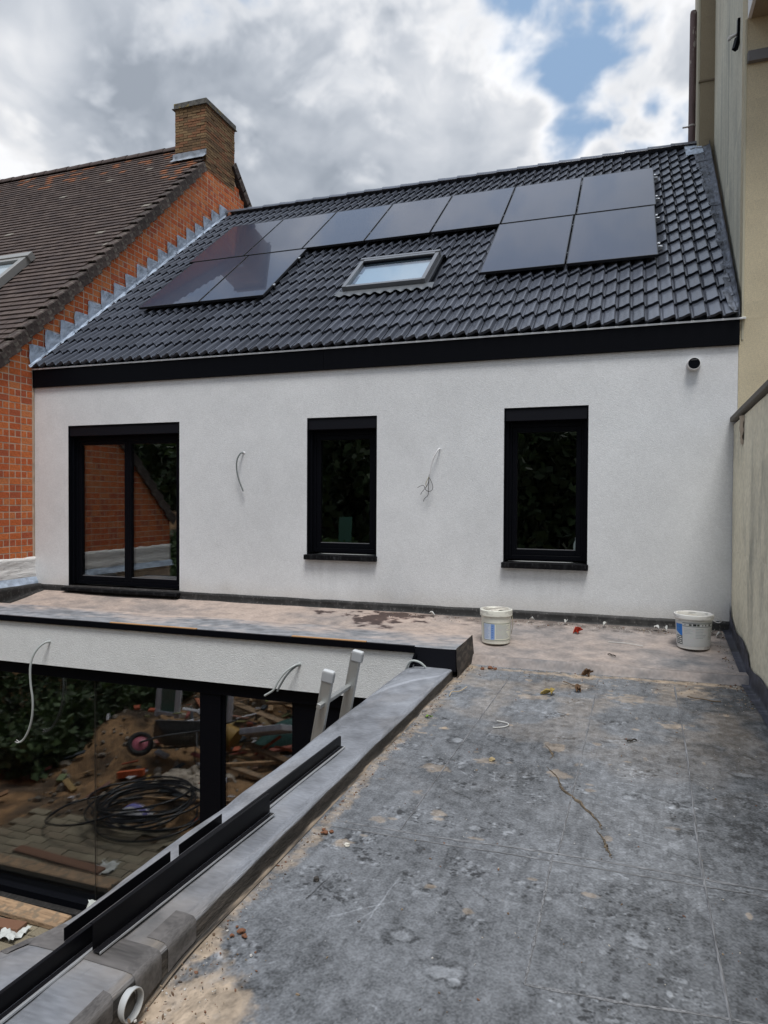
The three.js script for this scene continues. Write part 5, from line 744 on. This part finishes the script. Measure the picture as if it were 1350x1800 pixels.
  // bigger white flakes along the foot of the wall
  const flakes = [[5.9, 0.13], [7.02, 0.14], [7.38, 0.13], [7.78, 0.14], [8.28, 0.15], [8.36, 0.15], [8.80, 0.18], [8.86, 0.26], [8.74, 0.2]].map(([x, z], i) => { const g = leafG(0.05 + 0.03 * r(), 0.04, 0.8, i * 3 + 40); g.rotateY(r() * 6); g.translate(x, floor(x, z) + 0.015, z); return g; });
  const where = ['a hand behind the cream bucket', 'alone midway between cream bucket and red scrap', 'just left of the red scrap', 'right behind the red scrap', 'just left of the white bucket', 'half hidden by the white bucket', 'behind the right side of the white bucket', 'closest to the party wall corner', 'nearest the handle of the white bucket'];
  flakes.forEach((g, i) => solo('plaster_flake', g, whiteM, `white plaster flake at the black wall foot, ${where[i]}`, 'debris', 'white flakes along the foot of the wall'));
}
// bottle standing inside the right-hand window
{
  const t = thing('bottle', [7.455, -0.60, -0.22], 'clear plastic bottle standing inside the right hand window', 'bottle'); const raw = (n, g, m) => { const q = finish(new THREE.Mesh(g, m)); q.name = n; t.add(q); };
  raw('body', new THREE.LatheGeometry([[0.001, 0], [0.03, 0], [0.033, 0.01], [0.033, 0.09], [0.028, 0.13], [0.014, 0.165], [0.013, 0.18]].map((q) => new THREE.Vector2(...q)), 20), M({ color: [0.55, 0.62, 0.62], roughness: 0.25 })); raw('cap', new THREE.CylinderGeometry(0.015, 0.015, 0.02, 14).translate(0, 0.19, 0), M({ color: [0.5, 0.5, 0.5], roughness: 0.4 }));
}
// ------------------------------------------------------------------ courtyard (seen mirrored in the big glass, and a little directly)
{
  const r = rng(91), gy = (x, z) => groundY(x, z);
  // paving in front of the glass
  const patio = new THREE.Group(); patio.name = 'patio'; patio.userData.kind = 'structure'; scene.add(patio); BASE.set(patio, V3(0, 0, 0));
  part(patio, 'bed', box(0.0, 6.0, G - 0.06, G + 0.008, 2.03, 3.5), M({ color: [0.12, 0.085, 0.05], roughness: 1 }));
  const pg = uvm(new RoundedBoxGeometry(0.292, 0.05, 0.152, 1, 0.008), 3), pms = [[0.24, 0.20, 0.14], [0.27, 0.235, 0.165], [0.21, 0.18, 0.125]].map((c) => M({ color: c, roughness: 0.95, bumpMap: roughB, bumpScale: 0.006 }));
  for (let j = 0; j < 9; j++) for (let i = 0; i < 13; i++) { const x = 0.2 + i * 0.30 + (j % 2) * 0.15, z = 2.12 + j * 0.16; if (z > 2.9 && r() < 0.12) continue; const q = new THREE.Quaternion().setFromEuler(new THREE.Euler((r() - 0.5) * 0.03, (r() - 0.5) * 0.03, (r() - 0.5) * 0.03)); placed(patio, 'paver', pg, pms[Math.floor(r() * 3)], V3(x, G + 0.012 + r() * 0.008, z), q); }
  const woodT = tex(512, 128, (u, v) => { const g = fbm(u * 4, v * 34, 4), d = sstep(0.0, 0.4, fbm(u * 14, v * 10, 4)); const a = 0.25 + g * 0.14; return [lerp(a * 1.2, 0.20, d), lerp(a * 0.8, 0.15, d), lerp(a * 0.48, 0.10, d)]; });
  const plankM = M({ map: woodT, roughness: 0.95, bumpMap: roughB, bumpScale: 0.006 }), paleWood = M({ map: woodT, color: [1.5, 1.4, 1.25], roughness: 0.9 }), darkWood = M({ map: woodT, color: [0.6, 0.55, 0.5], roughness: 0.95 });
  const plank = (a, b, w, h, roll, m, label, name = 'plank', cat = 'plank') => solo(name, uvm(bar(a, b, w, h, roll, 0.006), 1.2), m, label, cat);
  plank([0.3, G + 0.10, 2.10], [2.55, G + 0.075, 2.13], 0.20, 0.05, 0.05, plankM, 'dirty board lying along the foot of the big glass');
  plank([0.8, G + 0.06, 2.45], [2.2, G + 0.08, 2.33], 0.14, 0.04, 0, M({ color: [0.17, 0.085, 0.05], roughness: 0.9 }), 'reddish board lying in front of the dirty board by the glass');
  solo('foil_sheet', flip(grid(14, 14, (u, v) => [2.06 + u * 0.24 + 0.03 * noise2(u * 6, v * 5), G + 0.08 + 0.06 * fbm(u * 4, v * 4, 3), 2.30 + v * 0.24])), M({ color: [0.52, 0.54, 0.52], roughness: 0.5 }), 'crumpled white plastic sheet on the paving below the near end of the kerb', 'plastic sheet');
  solo('foil_sheet', flip(grid(12, 12, (u, v) => [2.68 + u * 0.22 + 0.02 * noise2(u * 6, v * 5), G + 0.05 + 0.20 * v + 0.04 * fbm(u * 5, v * 5, 3), 2.02 - v * 0.10])), M({ color: [0.55, 0.58, 0.55], roughness: 0.5 }), 'pale crumpled sheet propped against the big dark glass just above the kerb', 'plastic sheet');
  // coil of black pipe
  const coil = thing('pipe_coil', [1.75, G, 3.72], 'large loose coil of black plastic pipe on the courtyard earth', 'pipe coil'); const pipeM = P({ color: [0.012, 0.014, 0.018], roughness: 0.35 });
  for (let k = 0; k < 13; k++) { const R = 0.46 + r() * 0.26, ox = (r() - 0.5) * 0.34, oz = (r() - 0.5) * 0.30, h = 0.05 + k * 0.022, tx = (r() - 0.5) * 0.40, tz = (r() - 0.5) * 0.40, p = []; for (let i = 0; i < 22; i++) { const a = i / 22 * 6.2832; p.push(V3(1.75 + ox + Math.cos(a) * R * 1.12, G + h + tx * Math.cos(a) * 0.5 + tz * Math.sin(a) * 0.5 + 0.05, 3.72 + oz + Math.sin(a) * R)); } part(coil, 'loop', new THREE.TubeGeometry(new THREE.CatmullRomCurve3(p, true), 90, 0.0145, 7, true), pipeM); }
  part(coil, 'loose_end', tube([[2.2, G + 0.25, 3.6], [1.9, G + 0.4, 3.1], [1.4, G + 0.3, 2.8], [0.7, G + 0.15, 3.0], [0.5, G + 0.08, 3.7], [0.9, G + 0.06, 4.3]], 0.0145, 80, 7), pipeM);
  solo('bag', flip(grid(12, 12, (u, v) => { const a = Math.sin(u * Math.PI) * Math.sin(v * Math.PI); return [1.55 + (u - 0.5) * 0.42, G + 0.04 + 0.16 * Math.sqrt(a) + 0.02 * fbm(u * 6, v * 6, 2), 3.72 + (v - 0.5) * 0.30]; })), M({ roughness: 0.6, map: tex(64, 64, (u, v) => (Math.abs(v - 0.5) < 0.16 ? [0.16, 0.15, 0.42] : [0.6, 0.6, 0.62])) }), 'white and violet paper bag lying inside the pipe coil', 'bag');
  plank([1.75, G + 0.36, 3.66], [2.9, G + 0.20, 4.25], 0.045, 0.03, 0.2, paleWood, 'pale wooden batten lying across the pipe coil', 'batten', 'batten');
  // wheelbarrow tipped on its nose
  const wb = thing('wheelbarrow', [1.0, G, 5.6], 'grey wheelbarrow with a pink hubbed wheel lying tipped on the earth heap', 'wheelbarrow'), steel = M({ color: [0.10, 0.105, 0.11], roughness: 0.45, metalness: 0.4 });
  const Mw = new THREE.Matrix4().makeRotationFromEuler(new THREE.Euler(0.9, -0.45, 0.35)).setPosition(0.98, G + 0.58, 5.62), wbp = (n, g, m, par = wb) => { g.applyMatrix4(Mw); return part(par, n, g, m); };
  wbp('tray', grid(16, 16, (u, v) => { const x = (u - 0.5), z = (v - 0.5), e = Math.max(Math.abs(x), Math.abs(z)) * 2; return [x * 0.85, -0.22 * (1 - Math.pow(e, 3.2)), z * 0.62]; }), steel); wbp('tray_rim', tube([[-0.42, 0, -0.31], [0, 0.0, -0.32], [0.42, 0, -0.31], [0.43, 0, 0], [0.42, 0, 0.31], [0, 0, 0.32], [-0.42, 0, 0.31], [-0.43, 0, 0], [-0.42, 0, -0.31]], 0.012, 80, 6), steel);
  const tyre = wbp('wheel', new THREE.TorusGeometry(0.165, 0.045, 12, 32).translate(-0.62, -0.26, 0), M({ color: [0.02, 0.02, 0.02], roughness: 0.8 })); wbp('rim', new THREE.LatheGeometry([[0.02, -0.04], [0.05, -0.035], [0.08, -0.012], [0.125, -0.02], [0.128, 0.02], [0.08, 0.012], [0.05, 0.035], [0.02, 0.04]].map((q) => new THREE.Vector2(...q)), 28).rotateX(Math.PI / 2).translate(-0.62, -0.26, 0), M({ color: [0.50, 0.13, 0.18], roughness: 0.5 }), tyre);
  for (const s of [-1, 1]) { wbp('handle', tube([[-0.62, -0.26, s * 0.06], [-0.30, -0.22, s * 0.20], [0.3, -0.12, s * 0.26], [0.85, 0.05, s * 0.30]], 0.016, 40, 8), steel); wbp('leg', tube([[0.25, -0.14, s * 0.25], [0.30, -0.42, s * 0.28], [0.42, -0.43, s * 0.28], [0.45, -0.10, s * 0.27]], 0.012, 30, 6), steel); }
  // two white window frames leaning at the back
  const pvc = M({ color: [0.62, 0.63, 0.66], roughness: 0.4 });
  for (const [x, z, l] of [[-0.20, 6.55, 'white window frame with glass leaning upright left of the wheelbarrow'], [0.55, 7.05, 'white window frame with glass leaning upright behind the wheelbarrow']]) { const t = thing('window_frame', [x, gy(x, z), z], l, 'window frame'), y = gy(x, z); for (const dx of [0, 0.42]) part(t, 'stile', bar([x + dx, y, z], [x + dx - 0.06, y + 1.75, z + 0.35], 0.10, 0.06), pvc); for (const h of [0.04, 0.96]) part(t, 'rail', bar([x + 0.01 - h * 0.06, y + h * 1.75, z + h * 0.35], [x + 0.41 - h * 0.06, y + h * 1.75, z + h * 0.35], 0.08, 0.06), pvc); part(t, 'pane', grid(1, 1, (u, v) => [x + 0.05 + u * 0.32 - v * 0.06, y + 0.1 + v * 1.55, z + 0.02 + v * 0.31]), P({ color: [0.10, 0.17, 0.14], roughness: 0.05 })); }
  solo('brick_block', uvm(bar([0.40, gy(0.5, 4.8) + 0.07, 4.76], [0.78, gy(0.5, 4.8) + 0.11, 4.92], 0.14, 0.10, 0.2, 0.01)), M({ color: [0.55, 0.12, 0.04], roughness: 0.9 }), 'bright orange hollow brick lying alone on the earth', 'brick');
  // timber and boards on the heap
  const heap = [[[0.2, 0.45, 7.9], [2.6, 0.30, 7.0], 0.22, 0.045, plankM, 'widest brown plank lying across the timber heap'], [[0.9, 0.62, 8.3], [2.2, 0.40, 7.6], 0.16, 0.04, paleWood, 'pale plank lying on top of the timber heap'], [[1.0, 0.75, 8.9], [1.5, 0.35, 7.7], 0.10, 0.06, paleWood, 'short pale post sticking out of the timber heap'], [[0.3, 0.95, 9.0], [0.9, 0.40, 8.0], 0.05, 0.05, paleWood, 'thin batten slanting down the timber heap'], [[1.9, 0.25, 6.2], [3.1, 0.2, 5.7], 0.18, 0.05, darkWood, 'dark plank lying below the white slab'], [[1.9, 0.14, 5.5], [3.0, 0.10, 5.2], 0.15, 0.05, plankM, 'brown plank in front of the dark plank'], [[1.8, 0.20, 5.3], [2.7, 0.16, 5.9], 0.09, 0.05, paleWood, 'narrow pale board crossing the brown plank'], [[0.1, 0.6, 8.3], [0.45, 1.25, 8.9], 0.30, 0.04, M({ color: [0.34, 0.16, 0.075], roughness: 0.9 }), 'orange brown board leaning at the left of the timber heap'], [[1.5, 0.55, 7.6], [2.9, 0.62, 7.9], 0.20, 0.05, darkWood, 'dark plank under the pale plank on the heap']];
  for (const [a, b, w, h, m, l] of heap) plank([a[0], G + a[1], a[2]], [b[0], G + b[1], b[2]], w, h, 0.1, m, l);
  const slabM = M({ roughness: 0.9, map: tex(128, 128, (u, v) => { const a = 0.50 + 0.2 * fbm(u * 9, v * 9, 4); return [a * 0.96, a * 0.97, a * 1.06]; }) });
  solo('foam_slab', uvm(bar([1.85, G + 0.42, 6.3], [2.7, G + 0.62, 6.2], 0.55, 0.10, 0.35, 0.012)), slabM, 'big white insulation slab lying tilted on the planks', 'slab'); solo('foam_slab', uvm(bar([1.0, G + 0.92, 9.05], [1.75, G + 0.86, 8.7], 0.35, 0.06, 0.3, 0.01)), slabM, 'white board lying on the far side of the earth heap', 'board'); solo('foam_slab', uvm(bar([2.12, G + 0.18, 4.95], [2.36, G + 0.16, 4.5], 0.22, 0.08, 0.3, 0.01)), slabM, 'small white slab lying near the glass beside the coil', 'slab');
  solo('tarpaulin', flip(grid(18, 14, (u, v) => { const a = Math.sin(u * Math.PI) * Math.sin(Math.min(1, v * 1.3) * Math.PI * 0.8); return [1.75 + u * 1.3, G + 0.12 + 0.42 * a + 0.05 * fbm(u * 4, v * 4, 3), 6.55 + v * 0.75]; })), M({ color: [0.035, 0.10, 0.085], roughness: 0.5 }), 'dark green tarpaulin draped over the planks of the heap', 'tarpaulin');
  solo('red_scrap', bar([1.72, G + 0.72, 8.3], [1.9, G + 0.72, 8.25], 0.1, 0.08, 0.4, 0.02), M({ color: [0.6, 0.04, 0.03], roughness: 0.5 }), 'bright red scrap lying on the end of the timber heap', 'litter');
  solo('yellow_drum', new THREE.LatheGeometry([[0.01, 0], [0.2, 0], [0.21, 0.02], [0.2, 0.4], [0.19, 0.42], [0.01, 0.42]].map((q) => new THREE.Vector2(...q)), 24).rotateZ(1.2).translate(1.55, G + 0.22, 6.35), M({ color: [0.34, 0.20, 0.04], roughness: 0.6 }), 'ochre drum lying half hidden beside the planks', 'drum');
  // rubble: past counting
  const n = 1300, im = new THREE.InstancedMesh(new THREE.DodecahedronGeometry(1, 0), M({ color: [1, 1, 1], roughness: 1 }), n), m4 = new THREE.Matrix4();
  for (let i = 0; i < n; i++) { const q = r(); let x, z, s; if (q < 0.35) { x = 1.62 + (r() + r() - 1) * 0.55; z = 4.95 + (r() + r() - 1) * 0.45; s = 0.025 + r() * 0.07; } else { x = -2.5 + r() * 6.5; z = 3.4 + r() * 6; s = 0.012 + r() * r() * 0.07; } m4.compose(V3(x, gy(x, z) + s * 0.4, z), new THREE.Quaternion().setFromEuler(new THREE.Euler(r() * 6, r() * 6, r() * 6)), V3(s * (0.7 + r()), s * (0.5 + r() * 0.6), s)); im.setMatrixAt(i, m4); const k = q < 0.35 ? 0.34 + r() * 0.2 : 0.12 + r() * 0.22; im.setColorAt(i, new THREE.Color().setRGB(k * 1.05, k * 0.92, k * 0.75)); }
  im.name = 'rubble'; finish(im); scene.add(im); tag(im, 'pale concrete rubble and stones strewn over the courtyard earth', 'rubble', null, 'stuff');
}
{
  const r = rng(131), n = 160, im = new THREE.InstancedMesh(new THREE.BoxGeometry(1, 1, 1), M({ color: [1, 1, 1], roughness: 0.95 }), n), m4 = new THREE.Matrix4();
  for (let i = 0; i < n; i++) { const q = r(), x = q < 0.55 ? 1.4 + (r() + r() - 1) * 1.6 : -1.5 + r() * 4.5, z = q < 0.55 ? 7.2 + (r() + r() - 1) * 1.8 : 3.5 + r() * 4.5, L = 0.10 + r() * r() * 0.7; m4.compose(V3(x, groundY(x, z) + 0.05 + (q < 0.55 ? r() * 0.35 : 0.02), z), new THREE.Quaternion().setFromEuler(new THREE.Euler((r() - 0.5) * 0.7, r() * 6, (r() - 0.5) * 0.7)), V3(L, 0.012 + r() * 0.03, 0.03 + r() * 0.09)); im.setMatrixAt(i, m4); const k = r(), c = k < 0.25 ? [0.5, 0.5, 0.52] : k < 0.35 ? [0.4, 0.10, 0.05] : k < 0.45 ? [0.05, 0.06, 0.07] : [0.16 + 0.25 * r(), 0.10 + 0.16 * r(), 0.07 + 0.06 * r()]; im.setColorAt(i, new THREE.Color().setRGB(...c)); }
  im.name = 'splinters'; finish(im); scene.add(im); tag(im, 'splinters, lath ends and scraps strewn over the courtyard heap', 'splinters', null, 'stuff');
}
// greenery: ivy on the courtyard bank and the wood beyond, which the windows mirror
{
  const r = rng(101), leaf = (() => { const g = new THREE.BufferGeometry(), p = [], uv = [], nn = 7; for (let k = 0; k < nn; k++) { const a = r() * 6.28, b = (r() - 0.5) * 1.6, c = [(r() - 0.5) * 1.1, (r() - 0.5) * 0.9, (r() - 0.5) * 1.1], d = V3(Math.cos(a) * Math.cos(b), Math.sin(b), Math.sin(a) * Math.cos(b)), e = V3(-Math.sin(a), 0.3, Math.cos(a)).multiplyScalar(0.28); const A = V3(...c), B = A.clone().addScaledVector(d, 0.45).add(e), C = A.clone().addScaledVector(d, 0.95), D = A.clone().addScaledVector(d, 0.45).sub(e); for (const q of [A, B, C, A, C, D]) { p.push(q.x, q.y, q.z); uv.push(0, 0); } } g.setAttribute('position', new THREE.Float32BufferAttribute(p, 3)); g.setAttribute('uv', new THREE.Float32BufferAttribute(uv, 2)); g.computeVertexNormals(); return g; })();
  const fm = P({ color: [1, 1, 1], roughness: 0.8, transmission: 0.3, thickness: 0, side: THREE.DoubleSide });
  function foliage(name, label, n, f, cat) { const im = new THREE.InstancedMesh(leaf, fm, n), m4 = new THREE.Matrix4(); for (let i = 0; i < n; i++) { const [x, y, z, s, k] = f(i); m4.compose(V3(x, y, z), new THREE.Quaternion().setFromEuler(new THREE.Euler(r() * 6, r() * 6, r() * 6)), V3(s, s, s)); im.setMatrixAt(i, m4); im.setColorAt(i, new THREE.Color().setRGB(0.046 * k, 0.088 * k, 0.020 * k)); } im.name = numbered(name); finish(im); scene.add(im); tag(im, label, cat, null, 'stuff'); }
  foliage('ivy', 'dark ivy and ferns growing over the earth bank of the courtyard', 9000, () => { const x = -7 + Math.pow(r(), 0.7) * 6.2, z = 4.2 + r() * 7.5, c = noise2(x * 1.3, z * 1.1); return [x, groundY(x, z) + 0.05 + r() * 0.45 * (c > 0.02 ? 1.3 : -0.3), z, 0.10 + r() * 0.10, 0.5 + r() * 0.9 + c * 0.4]; }, 'ivy');
  const crowns = []; for (let i = 0; i < 30; i++) { const x = -26 + i * 2.0 + (r() - 0.5) * 1.6, z = 17.5 + (i % 3) * 3.2 + r() * 2; crowns.push([x, z, 2.3 + r() * 1.4, 5.0 + r() * 3.6]); }
  foliage('wood', 'dark leafy wood behind the plot, mirrored in the windows', 52000, () => { const [x, z, rad, h] = crowns[Math.floor(r() * crowns.length)], t = r(), a = r() * 6.28, prof = Math.sin(Math.PI * Math.pow(0.06 + 0.94 * t, 0.75)) * 0.8 + 0.25, k = Math.sqrt(0.25 + 0.75 * r()) * rad * prof * (1 + 0.35 * noise2(a * 2 + x, t * 6)); return [x + Math.cos(a) * k, G + 0.1 + t * (h + 3.6), z + Math.sin(a) * k, 0.28 + r() * 0.28, 0.45 + r() * 0.8]; }, 'wood');
  foliage('shrub', 'yellow green shrub behind the courtyard, mirrored in the middle window', 1500, () => { const a = r() * 6.28, t = r(), k = Math.sqrt(r()) * 0.75; return [-0.35 + Math.cos(a) * k, G + 0.3 + t * 2.9, 11.2 + Math.sin(a) * k, 0.10 + r() * 0.08, 1.3 + r() * 1.4]; }, 'shrub');
  solo('green_panel', uvm(bar([0.12, groundY(0.1, 11) - 0.1, 10.9], [0.10, -0.5, 11.2], 0.40, 0.02, 0, 0.004)), M({ color: [0.10, 0.26, 0.19], roughness: 0.5 }), 'tall pale green panel beside the shrub, mirrored in the middle window', 'panel');
  const tr = []; for (const [x, z, rad, h] of crowns) tr.push(new THREE.CylinderGeometry(0.08, 0.2, h, 8).translate(x, G + h / 2, z)); solo('tree_trunks', tr, M({ color: [0.06, 0.045, 0.03], roughness: 1 }), 'dark trunks of the wood behind the plot', 'wood', null, 'stuff');
}
renderer.render(scene, camera);
